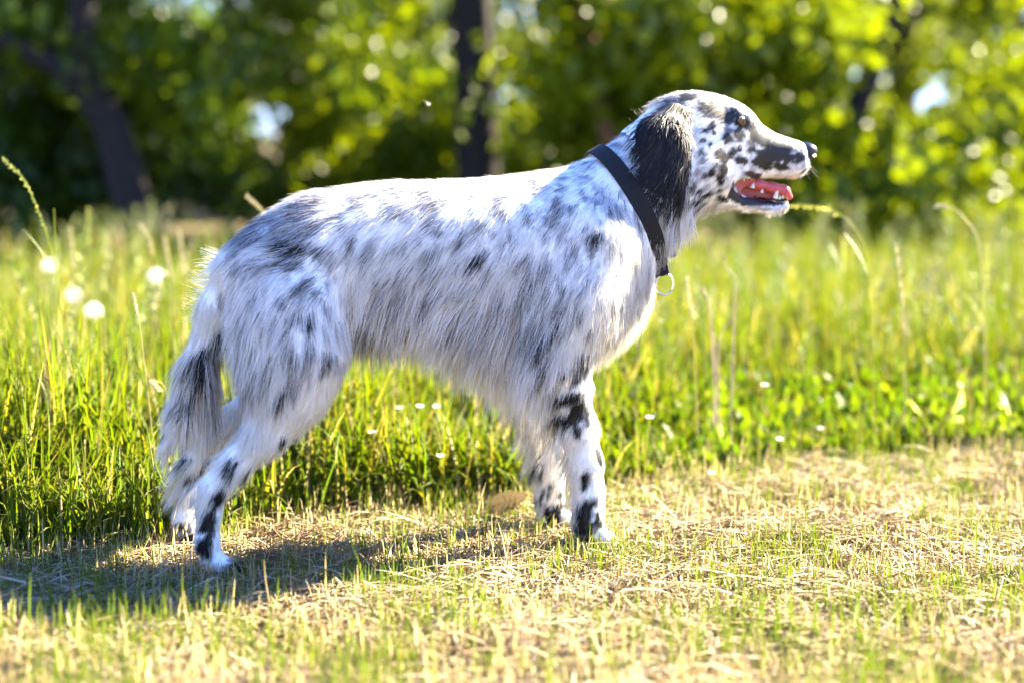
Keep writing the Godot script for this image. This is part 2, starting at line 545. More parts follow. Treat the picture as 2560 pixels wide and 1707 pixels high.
	for k in rows.size():
		var r: Array = rows[k]
		var q: float = r[3]
		tree(r[0], Vector3(r[1], 0, r[2]), [[0, -0.1, 0, q * 1.2], [0.02, 0.5, 0, q], [0.08 - 0.03 * k, 1.4, 0, q * 0.9], [0.1, 2.6, 0, q * 0.65], [0.0, 4.2, 0, 0.02]],
			[[[0.05, 1.5, 0, q * 0.5], [0.5, 2.1, 0.2, q * 0.35], [1.0, 2.9, 0.2, 0.015]]],
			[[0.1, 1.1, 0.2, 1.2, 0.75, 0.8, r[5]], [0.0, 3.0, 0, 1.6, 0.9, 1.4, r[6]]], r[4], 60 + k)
	# bushes at the foot of the wood
	var bushes := [
		["bright green bush at the wood's foot below the dog's chin", 1.95, -7.4, 0.85, 0.42, lime, 26],
		["sunny bush low beside the frame's edge beyond the tall stalks", 2.75, -7.0, 0.8, 0.5, lime, 26],
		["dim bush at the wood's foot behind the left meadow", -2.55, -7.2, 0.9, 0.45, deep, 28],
		["green bush at the wood's foot behind the dog's rump", -1.0, -8.3, 0.8, 0.5, mid, 26],
		["low bush behind the dog's back beside the straight trunk", 0.25, -7.6, 0.6, 0.45, lime, 20],
	]
	for k in bushes.size():
		var b: Array = bushes[k]
		var rng := RandomNumberGenerator.new()
		rng.seed = 300 + k
		var t := thing("bush", b[0], "bush", Vector3(b[1], 0, b[2]), "bushes at the wood's foot")
		for s in 3:
			var a := TAU * s / 3.0
			part(t, "stem", wood_tube([[0.05 * cos(a), -0.05, 0.05 * sin(a), 0.02], [0.15 * cos(a), 0.25, 0.15 * sin(a), 0.016], [0.35 * cos(a), 0.6, 0.3 * sin(a), 0.006]], 6), bark_m)
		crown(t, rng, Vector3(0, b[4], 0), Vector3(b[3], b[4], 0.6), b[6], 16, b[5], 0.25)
	# the wood behind, one mass of leaves
	var wr := RandomNumberGenerator.new()
	wr.seed = 909
	var xf := []
	var cs := PackedColorArray()
	for k in 1500:
		var z := wr.randf_range(-25.0, -13.5)
		var half := (3.0 - z) * 0.36 + 4.5
		var c := Vector3(wr.randf_range(-half, half), pow(wr.randf(), 0.8) * 4.4, z)
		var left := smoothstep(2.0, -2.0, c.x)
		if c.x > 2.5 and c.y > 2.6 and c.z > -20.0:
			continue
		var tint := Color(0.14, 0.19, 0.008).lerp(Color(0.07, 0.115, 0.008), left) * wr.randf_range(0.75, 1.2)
		for j in 9:
			var p := c + Vector3(wr.randfn(), wr.randfn() * 0.8, wr.randfn()) * 0.32
			if p.y < 0.05 or in_opening(p):
				continue
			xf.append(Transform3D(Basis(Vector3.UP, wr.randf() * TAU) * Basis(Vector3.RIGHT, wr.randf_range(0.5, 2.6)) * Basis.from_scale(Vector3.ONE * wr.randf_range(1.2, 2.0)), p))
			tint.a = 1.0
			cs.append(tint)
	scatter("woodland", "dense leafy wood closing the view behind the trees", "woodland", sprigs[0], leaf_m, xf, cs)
	# dry leaf litter and ivy under the trees is the plain ground

# ------------------------------------------------------------------ single plants
func stalk(t: Node3D, called: String, pts: Array, r0: float, r1: float, m: Material) -> void:
	var path := PackedVector3Array()
	for k in pts.size() - 1:
		for j in 5:
			var u := j / 5.0
			var a: Vector3 = pts[k]
			var b: Vector3 = pts[k + 1]
			var p0: Vector3 = pts[maxi(k - 1, 0)]
			var p3: Vector3 = pts[mini(k + 2, pts.size() - 1)]
			path.append(a.cubic_interpolate(b, p0, p3, u))
	path.append(pts[-1])
	part(t, called, tube_mesh(path, r0, 6, r1), m)

func colored(c: Color, back: Color, rough := 0.5) -> StandardMaterial3D:
	var m := mat(c.linear_to_srgb(), rough)
	m.backlight_enabled = true
	m.backlight = back
	m.cull_mode = BaseMaterial3D.CULL_DISABLED
	return m

# spikelets set along the end of a stalk
func spike(t: Node3D, pts: Array, from: float, n: int, size: float, m: Material, rng: RandomNumberGenerator) -> void:
	var st := SurfaceTool.new()
	st.begin(Mesh.PRIMITIVE_TRIANGLES)
	var lf := leaf_mesh(0.7)
	for k in n:
		var u := lerpf(from, 1.0, float(k) / n) * (pts.size() - 1)
		var i := mini(int(u), pts.size() - 2)
		var a: Vector3 = pts[i]
		var b: Vector3 = pts[i + 1]
		var p := a.lerp(b, u - i)
		var d := (b - a).normalized()
		var side := d.cross(Vector3(sin(k * 2.4), 0.2, cos(k * 2.4))).normalized()
		var y := (d * 0.8 + side * 0.6).normalized()
		var x := y.cross(Vector3(0.2, 0.3, 0.9)).normalized()
		st.append_from(lf, 0, Transform3D(Basis(x, y, x.cross(y)) * Basis.from_scale(Vector3.ONE * size * rng.randf_range(0.7, 1.2)), p))
	part(t, "seed_head", st.commit(), m)

func flat_leaf(t: Node3D, called: String, len_: float, wide: float, bend: float, at: Vector3, yaw: float, lean: float, m: Material) -> MeshInstance3D:
	var vs := PackedVector3Array()
	var ns := PackedVector3Array()
	var ids := PackedInt32Array()
	var rows := 12
	var p := Vector3.ZERO
	var a := 0.0
	for r in rows + 1:
		var u := float(r) / rows
		var w := wide * 0.5 * pow(sin(clampf(pow(u, 0.8) * 0.97 + 0.03, 0.0, 1.0) * PI), 0.8)
		for c in 7:
			var s := (c - 3) / 3.0
			vs.append(p + Vector3(s * w, 0, 0) + Vector3(0, -sin(a), cos(a)) * (absf(s) * w * 0.35 + sin(s * 9.0) * w * 0.05 + sin(u * 14.0 + s * 3.0) * wide * 0.03))
			ns.append(Vector3(-s * 0.35 - 0.25 * cos(s * 9.0), -sin(a), cos(a)).normalized())
		a += bend / rows
		p += Vector3(0, cos(a), sin(a)) * len_ / rows
	for r in rows:
		for c in 6:
			var q := r * 7 + c
			ids.append_array(PackedInt32Array([q, q + 7, q + 1, q + 1, q + 7, q + 8]))
	var o := part(t, called, mesh_of(vs, ns, ids), m)
	o.position = at
	o.basis = Basis(Vector3.UP, yaw) * Basis(Vector3.RIGHT, lean)
	return o

func build_plants() -> void:
	var rng := RandomNumberGenerator.new()
	rng.seed = 818
	var fresh := colored(Color(0.10, 0.165, 0.014), Color(0.8, 0.8, 0.4))
	var pale := colored(Color(0.40, 0.34, 0.16), Color(0.7, 0.65, 0.45))
	var tan := colored(Color(0.50, 0.38, 0.24), Color(0.4, 0.35, 0.3), 0.7)
	var brown := mat(Color(0.52, 0.40, 0.30), 0.9)
	var white := colored(Color(0.8, 0.79, 0.74), Color(0.8, 0.8, 0.75))
	var gold := mat(Color(0.85, 0.62, 0.10), 0.7)
	# grass stalks that stand out singly: label, base, points above the base, kind
	for s in STALKS:
		var t := thing("grass_stalk", s[0], "grass stalk", s[1], "tall stalks over the meadow")
		var m: Material = fresh if s[3] == 0 else pale
		stalk(t, "stem", s[2], 0.0013, 0.0006, m)
		if s[4] > 0:
			spike(t, s[2], s[5], s[4] * 2, 0.0085, m, rng)
		if s[3] == 0:
			flat_leaf(t, "leaf", 0.12, 0.005, 0.5, (s[2][1] as Vector3), rng.randf() * 6.0, 0.3, fresh)
	for s in DRY:
		var t := thing("dry_stalk", s[0], "dry stalk", s[1], "bare dandelion stalks")
		stalk(t, "stem", s[2], 0.0018, 0.0013, tan)
		var tip: Vector3 = s[2][-1]
		var hd := SphereMesh.new()
		hd.radius = 0.0035
		hd.height = 0.011
		hd.radial_segments = 10
		hd.rings = 6
		var h := part(t, "head", hd, brown)
		h.position = tip
	# one seed drifting in the air above the dog's back
	var fs := thing("drifting_seed", "tiny white dandelion seed drifting in the air above the dog's back", "seed", Vector3(-0.152, 0.778, -0.2))
	var sh := Hairs.new()
	for k in 26:
		hair(sh, Vector3.ZERO, Vector3(0, 0, 1), Vector3(0.5 + rng.randfn() * 0.6, -0.2 + rng.randfn() * 0.5, rng.randfn() * 0.5).normalized(), 0.006, 0.0, Vector3.ZERO, 0.0005, Color.WHITE, 1, 0.0)
	part(fs, "pappus", mesh_of(sh.v, sh.n, sh.i), white)
	stalk(fs, "seed", [Vector3.ZERO, Vector3(-0.004, 0.004, 0), Vector3(-0.008, 0.007, 0)], 0.0004, 0.0003, tan)
	# dandelion clocks
	for s in CLOCKS:
		var t := thing("dandelion_clock", s[0], "dandelion", s[1], "dandelion clocks in the meadow")
		var tip := Vector3(0.01, s[2], 0)
		stalk(t, "stem", [Vector3.ZERO, Vector3(0.004, s[2] * 0.5, 0.003), tip], 0.002, 0.0016, tan)
		var hb := Hairs.new()
		for k in 420:
			var d := Vector3(rng.randfn(), rng.randfn(), rng.randfn()).normalized()
			if d.y < -0.75:
				continue
			hair(hb, tip + d * 0.004, Vector3(0.3, 0.5, 0.8), d, 0.017, 0.0, Vector3.ZERO, 0.0004, Color(0.8, 0.79, 0.75), 1, 0.0)
			for j in 3:
				var e := Vector3(rng.randfn(), rng.randfn(), rng.randfn()).normalized()
				hair(hb, tip + d * 0.019, d, (e - d * e.dot(d) + d * 0.5).normalized(), 0.007, 0.0, Vector3.ZERO, 0.0006, Color(0.8, 0.79, 0.75), 1, 0.0)
		var fl := colored(Color(0.8, 0.8, 0.76), Color(0.9, 0.9, 0.85))
		part(t, "seed_head", mesh_of(hb.v, hb.n, hb.i), fl)
	# daisies
	for s in DAISIES:
		var t := thing("daisy", s[0], "daisy", s[1], "white daisies in the grass")
		var tip := Vector3(s[3], s[2], 0)
		stalk(t, "stem", [Vector3.ZERO, Vector3(s[3] * 0.3, s[2] * 0.6, 0.0), tip], 0.0014, 0.0011, fresh)
		var eye := SphereMesh.new()
		eye.radius = 0.004
		eye.height = 0.005
		eye.radial_segments = 12
		eye.rings = 6
		var e := part(t, "eye", eye, gold)
		e.position = tip
		for k in 13:
			var pt := part(t, "petal", leaf_mesh(0.75), white)
			pt.transform = Transform3D(Basis(Vector3.UP, TAU * k / 13.0) * Basis(Vector3.RIGHT, 1.25 + rng.randf_range(-0.15, 0.15)) * Basis.from_scale(Vector3.ONE * 0.0105), tip)
	# broad-leaved weeds
	for s in WEEDS:
		var t := thing("broad_leaf_weed", s[0], "weed", s[1], "broad-leaved weeds in the meadow")
		var m := colored(Color(s[3][0], s[3][1], s[3][2]), Color(1, 1, 0.5), 0.4)
		for l in s[2]:
			flat_leaf(t, "leaf", l[0] * 0.75, l[1] * 0.6, l[2], Vector3(l[3], l[4], l[5]), l[6], l[7], m)
	# fallen leaves
	for s in FALLEN:
		var m := colored(Color(s[6][0], s[6][1], s[6][2]), Color(0.35, 0.3, 0.2), 0.75)
		var t := thing("fallen_leaf", s[0], "leaf", s[1])
		var fb := flat_leaf(t, "blade", s[2], s[3], s[4], Vector3.ZERO, s[5][0], s[5][1], m)
		if s[2] > 0.09:
			fb.basis = Basis(Vector3.RIGHT, -0.25) * Basis(Vector3(0, 0, 1), -1.25)   # propped on its edge in the stubble
		stalk(t, "stem", [Vector3.ZERO, fb.basis * Vector3(0, -s[2] * 0.35, 0.004)], 0.0012, 0.0009, m)
# ------------------------------------------------------------------ signed-distance grid
var gd_o := Vector3.ZERO
var gd_h := 0.01
var gd_n := Vector3i.ZERO
var gd_f := PackedFloat32Array()

func grid_start(lo: Vector3, hi: Vector3, h: float) -> void:
	gd_o = lo
	gd_h = h
	gd_n = Vector3i(int((hi.x - lo.x) / h) + 2, int((hi.y - lo.y) / h) + 2, int((hi.z - lo.z) / h) + 2)
	gd_f = PackedFloat32Array()
	gd_f.resize(gd_n.x * gd_n.y * gd_n.z)
	gd_f.fill(0.2)

func gi(v: float, o: float, n: int) -> int:
	return clampi(int((v - o) / gd_h), 0, n - 1)

# tapered capsules joined end to end; zs squashes the chain sideways (zs 3 = a third as thick)
func grid_chain(chain: Array, k: float, zs := 1.0, flip := 1.0, cut := false) -> void:
	for s in chain.size() - 1:
		var a := Vector3(chain[s][0], chain[s][1], chain[s][2] * flip)
		var b := Vector3(chain[s + 1][0], chain[s + 1][1], chain[s + 1][2] * flip)
		grid_capsule(a, b, chain[s][3], chain[s + 1][3], k, zs, cut)

func grid_capsule(a: Vector3, b: Vector3, ra: float, rb: float, k: float, zs := 1.0, cut := false) -> void:
	var m := maxf(ra, rb) + 0.03 + k
	var x0 := gi(minf(a.x, b.x) - m, gd_o.x, gd_n.x)
	var x1 := gi(maxf(a.x, b.x) + m, gd_o.x, gd_n.x)
	var y0 := gi(minf(a.y, b.y) - m, gd_o.y, gd_n.y)
	var y1 := gi(maxf(a.y, b.y) + m, gd_o.y, gd_n.y)
	var z0 := gi(minf(a.z, b.z) - m, gd_o.z, gd_n.z)
	var z1 := gi(maxf(a.z, b.z) + m, gd_o.z, gd_n.z)
	var sc := Vector3(1, 1, zs)
	var aa := a * sc
	var ab := (b - a) * sc
	var inv := 1.0 / maxf(ab.length_squared(), 1e-9)
	var thin := 1.0 if zs <= 1.0 else 0.7
	for ix in range(x0, x1 + 1):
		for iy in range(y0, y1 + 1):
			var at := (ix * gd_n.y + iy) * gd_n.z
			for iz in range(z0, z1 + 1):
				var p := Vector3(gd_o.x + ix * gd_h, gd_o.y + iy * gd_h, (gd_o.z + iz * gd_h) * zs)
				var q := p - aa
				var t := clampf(q.dot(ab) * inv, 0.0, 1.0)
				var d := ((q - ab * t).length() - (ra + (rb - ra) * t)) * thin
				var o := gd_f[at + iz]
				if cut:
					gd_f[at + iz] = maxf(o, -d)
				else:
					var hh := maxf(k - absf(o - d), 0.0) / k
					gd_f[at + iz] = minf(o, d) - hh * hh * k * 0.25

# a body lofted along x through stations [x, centre y, half height, half width]
func grid_loft(st: Array, k: float, e := 2.0) -> void:
	var x0 := gi(st[0][0] - 0.03, gd_o.x, gd_n.x)
	var x1 := gi(st[-1][0] + 0.03, gd_o.x, gd_n.x)
	for ix in range(x0, x1 + 1):
		var x := gd_o.x + ix * gd_h
		var s := 0
		while s < st.size() - 2 and x > st[s + 1][0]:
			s += 1
		var t: float = clampf((x - st[s][0]) / (st[s + 1][0] - st[s][0]), 0.0, 1.0)
		var over: float = maxf(maxf(st[0][0] - x, x - st[-1][0]), 0.0)
		var a: Array = st[s]
		var b: Array = st[s + 1]
		var p0: Array = st[maxi(s - 1, 0)]
		var p3: Array = st[mini(s + 2, st.size() - 1)]
		var yc := cubic_interpolate(a[1], b[1], p0[1], p3[1], t)
		var ry := cubic_interpolate(a[2], b[2], p0[2], p3[2], t)
		var rz := cubic_interpolate(a[3], b[3], p0[3], p3[3], t)
		var mn := minf(ry, rz)
		for iy in gd_n.y:
			var dy := absf(gd_o.y + iy * gd_h - yc) / ry
			if dy > 1.0 + 0.05 / ry:
				continue
			var dyp := pow(dy, e)
			var at := (ix * gd_n.y + iy) * gd_n.z
			for iz in gd_n.z:
				var dz := absf(gd_o.z + iz * gd_h) / rz
				var d := (pow(dyp + pow(dz, e), 1.0 / e) - 1.0) * mn
				if over > 0.0:
					d = maxf(d, 0.0) + over
				if d > 0.06:
					continue
				var o := gd_f[at + iz]
				var hh := maxf(k - absf(o - d), 0.0) / k
				gd_f[at + iz] = minf(o, d) - hh * hh * k * 0.25

func grid_value(p: Vector3) -> float:
	var g := (p - gd_o) / gd_h
	var x := clampi(int(g.x), 0, gd_n.x - 2)
	var y := clampi(int(g.y), 0, gd_n.y - 2)
	var z := clampi(int(g.z), 0, gd_n.z - 2)
	var f := g - Vector3(x, y, z)
	var i := (x * gd_n.y + y) * gd_n.z + z
	var sx := gd_n.y * gd_n.z
	var sy := gd_n.z
	var c0 := lerpf(lerpf(gd_f[i], gd_f[i + 1], f.z), lerpf(gd_f[i + sy], gd_f[i + sy + 1], f.z), f.y)
	var c1 := lerpf(lerpf(gd_f[i + sx], gd_f[i + sx + 1], f.z), lerpf(gd_f[i + sx + sy], gd_f[i + sx + sy + 1], f.z), f.y)
	return lerpf(c0, c1, f.x)

# surface nets: adds to the vertex, normal and index arrays handed in
func grid_mesh(vs: PackedVector3Array, ns: PackedVector3Array, ids: PackedInt32Array) -> Array:
	var sx := gd_n.y * gd_n.z
	var sy := gd_n.z
	var cell := PackedInt32Array()
	cell.resize(gd_f.size())
	cell.fill(-1)
	var off := PackedInt32Array([0, 1, sy, sy + 1, sx, sx + 1, sx + sy, sx + sy + 1])
	var cx := PackedVector3Array([Vector3(0, 0, 0), Vector3(0, 0, 1), Vector3(0, 1, 0), Vector3(0, 1, 1), Vector3(1, 0, 0), Vector3(1, 0, 1), Vector3(1, 1, 0), Vector3(1, 1, 1)])
	var ea := PackedInt32Array([0, 2, 4, 6, 0, 1, 4, 5, 0, 1, 2, 3])
	var eb := PackedInt32Array([1, 3, 5, 7, 2, 3, 6, 7, 4, 5, 6, 7])
	for x in gd_n.x - 1:
		for y in gd_n.y - 1:
			var row := (x * gd_n.y + y) * gd_n.z
			for z in gd_n.z - 1:
				var i := row + z
				if gd_f[i] > 0.06 or gd_f[i] < -0.06:
					continue
				var m := 0
				for c in 8:
					if gd_f[i + off[c]] < 0.0:
						m += 1
				if m == 0 or m == 8:
					continue
				var sum := Vector3.ZERO
				var cnt := 0
				for e in 12:
					var fa := gd_f[i + off[ea[e]]]
					var fb := gd_f[i + off[eb[e]]]
					if (fa < 0.0) != (fb < 0.0):
						sum += cx[ea[e]].lerp(cx[eb[e]], fa / (fa - fb))
						cnt += 1
				cell[i] = vs.size()
				var p := gd_o + (Vector3(x, y, z) + sum / cnt) * gd_h
				vs.append(p)
				var e1 := gd_h * 0.7
				ns.append(Vector3(grid_value(p + Vector3(e1, 0, 0)) - grid_value(p - Vector3(e1, 0, 0)), grid_value(p + Vector3(0, e1, 0)) - grid_value(p - Vector3(0, e1, 0)), grid_value(p + Vector3(0, 0, e1)) - grid_value(p - Vector3(0, 0, e1))).normalized())
	for x in range(1, gd_n.x - 1):
		for y in range(1, gd_n.y - 1):
			var row := (x * gd_n.y + y) * gd_n.z
			for z in range(1, gd_n.z - 1):
				var i := row + z
				if cell[i] < 0:
					continue
				var ins := gd_f[i] < 0.0
				quad_if(ids, cell, ins, gd_f[i + sx] < 0.0, i, sy, 1)
				quad_if(ids, cell, ins, gd_f[i + sy] < 0.0, i, 1, sx)
				quad_if(ids, cell, ins, gd_f[i + 1] < 0.0, i, sx, sy)
	return [vs, ns, ids]

func quad_if(ids: PackedInt32Array, cell: PackedInt32Array, ins: bool, other: bool, i: int, u: int, v: int) -> void:
	if ins == other:
		return
	var a := cell[i]
	var b := cell[i - u]
	var c := cell[i - u - v]
	var d := cell[i - v]
	if b < 0 or c < 0 or d < 0:
		return
	if ins:
		ids.append_array(PackedInt32Array([a, c, b, a, d, c]))
	else:
		ids.append_array(PackedInt32Array([a, b, c, a, c, d]))

func mesh_of(vs: PackedVector3Array, ns: PackedVector3Array, ids: PackedInt32Array, cs := PackedColorArray()) -> ArrayMesh:
	var arr := []
	arr.resize(Mesh.ARRAY_MAX)
	arr[Mesh.ARRAY_VERTEX] = vs
	arr[Mesh.ARRAY_NORMAL] = ns
	arr[Mesh.ARRAY_INDEX] = ids
	if cs.size() > 0:
		arr[Mesh.ARRAY_COLOR] = cs
	var m := ArrayMesh.new()
	m.add_surface_from_arrays(Mesh.PRIMITIVE_TRIANGLES, arr)
	return m

# ------------------------------------------------------------------ the dog
const BLACK_HAIR := Color(0.007, 0.0068, 0.0078)
const WHITE_HAIR := Color(0.87, 0.86, 0.84)
const CREAM_HAIR := Color(0.82, 0.74, 0.61)
var speck := FastNoiseLite.new()
var drift := FastNoiseLite.new()

class Hairs:
	var v := PackedVector3Array()
	var n := PackedVector3Array()
	var c := PackedColorArray()
	var i := PackedInt32Array()

# one tapering ribbon; dir bends towards gravity and sways sideways
func hair(b: Hairs, root: Vector3, nrm: Vector3, dir: Vector3, length: float, fall: float, sway: Vector3, width: float, col: Color, seg: int, roll: float) -> void:
	var p := root
	var d := dir
	var step := length / seg
	var base := b.v.size()
	for s in seg + 1:
		var t := float(s) / seg
		var side := d.cross(nrm)
		if side.length_squared() < 1e-6:
			side = d.cross(Vector3.FORWARD)
		side = side.normalized().rotated(d, roll)
		var w := width * (1.0 - t * t * 0.8) * 0.5
		var fn := side.cross(d)
		if fn.dot(nrm) < 0.0:
			fn = -fn
		b.v.append(p - side * w)
		b.v.append(p + side * w)
		b.n.append(fn)
		b.n.append(fn)
		b.c.append(col)
		b.c.append(col)
		p += d * step
		d = (d + Vector3(0, -fall * t, 0) + sway * sin(t * 5.0 + sway.x * 40.0)).normalized()
	for s in seg:
		var q := base + s * 2
		b.i.append_array(PackedInt32Array([q, q + 2, q + 1, q + 1, q + 2, q + 3]))

func on_tail(p: Vector3) -> bool:
	return p.y < 0.52 and p.y > 0.12 and absf(p.z) < 0.065 and p.x < -0.462 - (0.49 - p.y) * 0.19

func dark_share(p: Vector3, tail_hair := false) -> float:
	var near := p.z > -0.03
	var out := 0.0
	var tail := tail_hair or on_tail(p)
	for s in SPOTS:
		var side: float = s[6]
		if side == 1.0 and (not near or tail) or side == -1.0 and near or side == 2.0 and not tail:
			continue
		var dx: float = p.x - s[0]
		var dy: float = p.y - s[1]
		var r: float = s[2] + s[3]
		if absf(dx) > r * 1.3 or absf(dy) > r * 1.3:
			continue
		var ca := cos(deg_to_rad(s[4]))
		var sa := sin(deg_to_rad(s[4]))
		var u: float = (dx * ca + dy * sa) / s[2]
		var v: float = (-dx * sa + dy * ca) / s[3]
		var q := sqrt(u * u + v * v)
		out = maxf(out, s[5] * (1.0 - smoothstep(0.5, 1.3, q + speck.get_noise_3dv(p * 9.0) * 0.5)))
	if not near:
		out = maxf(out, smoothstep(0.16, 0.3, speck.get_noise_3dv(p * 2.6)) * 0.8)
	var roan := 0.0
	if near and p.y < 0.035 and p.x > -0.485 and p.x < -0.40:
		out = maxf(out, 0.9)
	if p.y > 0.33 and p.x > -0.50 and p.x < 0.30:
		roan = clampf(0.03 + 0.34 * speck.get_noise_3dv(Vector3(p.x * 2.2, p.y * 2.2, p.z) + Vector3(3, 1, 2)), 0.0, 0.34)
		roan = maxf(roan, 0.50 * smoothstep(0.13, 0.38, speck.get_noise_3dv(Vector3(p.x * 4.2 + p.y * 1.6, p.y * 2.6, p.z * 2.0))))
	elif p.x > 0.25 and p.y > 0.55:
		roan = clampf(0.12 + 0.7 * speck.get_noise_3dv(p * 5.0), 0.0, 0.5)
	return clampf(maxf(out, roan), 0.0, 1.0)

func build_dog() -> void:
	speck.seed = 11
	speck.frequency = 9.0
	drift.seed = 5
	drift.frequency = 16.0
	var rng := RandomNumberGenerator.new()
	rng.seed = 77
	var dog := Node3D.new()
	dog.name = "dog"
	add_child(dog)
	dog.position = Vector3(0, 0.0, -0.06)
	dog.rotation.y = deg_to_rad(15.0)
	dog.set_meta("label", "white and black speckled setter dog standing in profile with open mouth")
	dog.set_meta("category", "dog")
	# trunk, tail and legs
	var vs := PackedVector3Array()
	var ns := PackedVector3Array()
	var ids := PackedInt32Array()
	grid_start(Vector3(-0.66, -0.01, -0.2), Vector3(0.37, 0.80, 0.2), 0.0085)
	grid_loft(TORSO, 0.03)
	for ch in [HIND_NEAR, HIND_FAR, FORE_NEAR, FORE_FAR]:
		grid_chain(ch.slice(0, 4), 0.055)
		grid_chain(ch.slice(3), 0.025)
	grid_chain(TAIL, 0.02)
	grid_chain(NECK, 0.04, 1.15)
	for ch in [TOES_FORE_NEAR, TOES_FORE_FAR, TOES_HIND_NEAR, TOES_HIND_FAR]:
		for k in 4:
			grid_chain([ch[k * 2], ch[k * 2 + 1]], 0.006)
	var r1 := grid_mesh(vs, ns, ids)
	vs = r1[0]
	ns = r1[1]
	ids = r1[2]
	var collar_ring := collar_path()
	# head, on a finer grid
	var first_head := vs.size()
	grid_start(Vector3(0.20, 0.52, -0.115), Vector3(0.60, 0.82, 0.115), 0.0042)
	grid_loft(HEAD, 0.008, 2.3)
	grid_chain(JAW, 0.012, 0.85)
	grid_chain(NECK, 0.05, 1.15)
	grid_chain(BROW, 0.02)
	grid_chain(BROW, 0.02, 1.0, -1.0)
	grid_chain(CHEEK, 0.03)
	grid_chain(CHEEK, 0.03, 1.0, -1.0)
	grid_chain(MOUTH_CUT, 0.0, 1.0, 1.0, true)
	grid_chain(MOUTH_BACK, 0.006, 2.5)
	grid_chain(EAR_NEAR, 0.012, 3.2)
	grid_chain(EAR_FAR, 0.012, 3.2)
	var r2 := grid_mesh(vs, ns, ids)
	vs = r2[0]
	ns = r2[1]
	ids = r2[2]
	print("dog skin ", vs.size(), " ms ", Time.get_ticks_msec())
	# combing and colour of every skin point
	var nv := vs.size()
	var comb := PackedVector3Array()
	var lens := PackedFloat32Array()
	var kind := PackedByteArray()   # 0 coat, 1 bare, 2 ear, 3 tail
	var cols := PackedColorArray()
	comb.resize(nv)
	lens.resize(nv)
	kind.resize(nv)
	cols.resize(nv)
	var gx := PackedVector3Array()
	for g in COMB:
		gx.append(Vector3(g[0], g[1], g[2]))
	for i in nv:
		var p := vs[i]
		var n := ns[i]
		var sum := Vector3.ZERO
		var ln := 0.0
		var wt := 0.0
		var az := Vector3(p.x, p.y, absf(p.z))
		for k in gx.size():
			var dd := gx[k] - az
			dd.z *= 0.6
			var q := dd.length_squared()
			if q > 0.03:
				continue
			var w := 1.0 / (q + 0.00012)
			w = w * w
			sum += Vector3(COMB[k][3], COMB[k][4], 0) * w
			ln += COMB[k][5] * w
			wt += w
		if wt == 0.0:
			sum = Vector3(-0.5, -1, 0)
			ln = 0.02
			wt = 1.0
		var flow := sum / wt
		ln /= wt
		kind[i] = 0
		if i >= first_head:
			if p.x > 0.2 and absf(p.z) > 0.052 and p.x < 0.345 and p.y < 0.80 and p.y > 0.57 and in_ear(p):
				kind[i] = 2
				flow = Vector3(-0.3 + clampf((p.x - 0.29) * 6.0, -0.5, 0.35), -1, 0)
				ln = 0.036 + 0.012 * clampf((0.70 - p.y) / 0.08, 0.0, 1.0)
		elif on_tail(p):
			kind[i] = 3
			if n.x < 0.1:
				flow = Vector3(-0.36, -0.93, 0)
				ln *= 0.55
		var into := flow.dot(n)
		flow -= n * (into if into < 0.0 else into * 0.25)
		if flow.length_squared() < 1e-5:
			flow = Vector3(-0.4, -0.9, 0)
		comb[i] = flow.normalized()
		lens[i] = ln
		var c := WHITE_HAIR.lerp(BLACK_HAIR, minf(1.0, dark_share(p) * 1.35))
		if kind[i] == 2:
			c = BLACK_HAIR
		if i >= first_head:
			for bsk in BARE:
				var a := Vector3(bsk[0], bsk[1], bsk[2] * signf(p.z) if bsk[2] != 0.0 else 0.0)
				var e := Vector3(bsk[3], bsk[4], bsk[5] * signf(p.z) if bsk[5] != 0.0 else 0.0)
				var q2 := p - a
				var ab := e - a
				q2.z *= 0.45
				ab.z *= 0.45
				var t := clampf(q2.dot(ab) / ab.length_squared(), 0.0, 1.0)
				if (q2 - ab * t).length() < bsk[6]:
					c = Color(bsk[7], bsk[8], bsk[9])
					kind[i] = 1
					break
		cols[i] = c
	print("combed ms ", Time.get_ticks_msec())
	var skin := mat(Color.WHITE, 0.55)
	skin.vertex_color_use_as_albedo = true
	part(dog, "body", mesh_of(vs, ns, ids, cols), skin)
	# coat
	var coat := Hairs.new()
	var earh := Hairs.new()
	var tailh := Hairs.new()
	var cn := collar_normal()
	var cc := (COLLAR_TOP + COLLAR_LOW) * 0.5
	for f in range(0, ids.size(), 3):
		var ia := ids[f]
		var ib := ids[f + 1]
		var ic := ids[f + 2]
		if kind[ia] == 1 or kind[ib] == 1 or kind[ic] == 1:
			continue
		var A := vs[ia]
		var B := vs[ib]
		var Cc := vs[ic]
		var area := (B - A).cross(Cc - A).length() * 0.5
		var head := ia >= first_head
		var lm := (lens[ia] + lens[ib] + lens[ic]) / 3.0
		var mid := (A + B + Cc) / 3.0
		if head and mid.x < 0.262 and kind[ia] != 2:
			continue
		if not head and mid.x > 0.285 and mid.y > 0.60:
			continue
		var along := (mid - cc).dot(cn)
		if absf(along) < 0.012 and mid.y > 0.45 and kind[ia] != 2:
			continue
		var dens := 54000.0 if lm > 0.03 else lerpf(110000.0, 60000.0, clampf((lm - 0.005) / 0.025, 0.0, 1.0))
		if kind[ia] == 2:
			dens = 60000.0
		elif kind[ia] == 3:
			dens = 75000.0
		if ns[ia].z < -0.15 and not (mid.y < 0.32 and mid.z < -0.03) and absf(mid.z) > 0.03 and kind[ia] != 3:
			dens *= 0.4
		var want := area * dens
		var cnt := int(want) + (1 if rng.randf() < want - int(want) else 0)
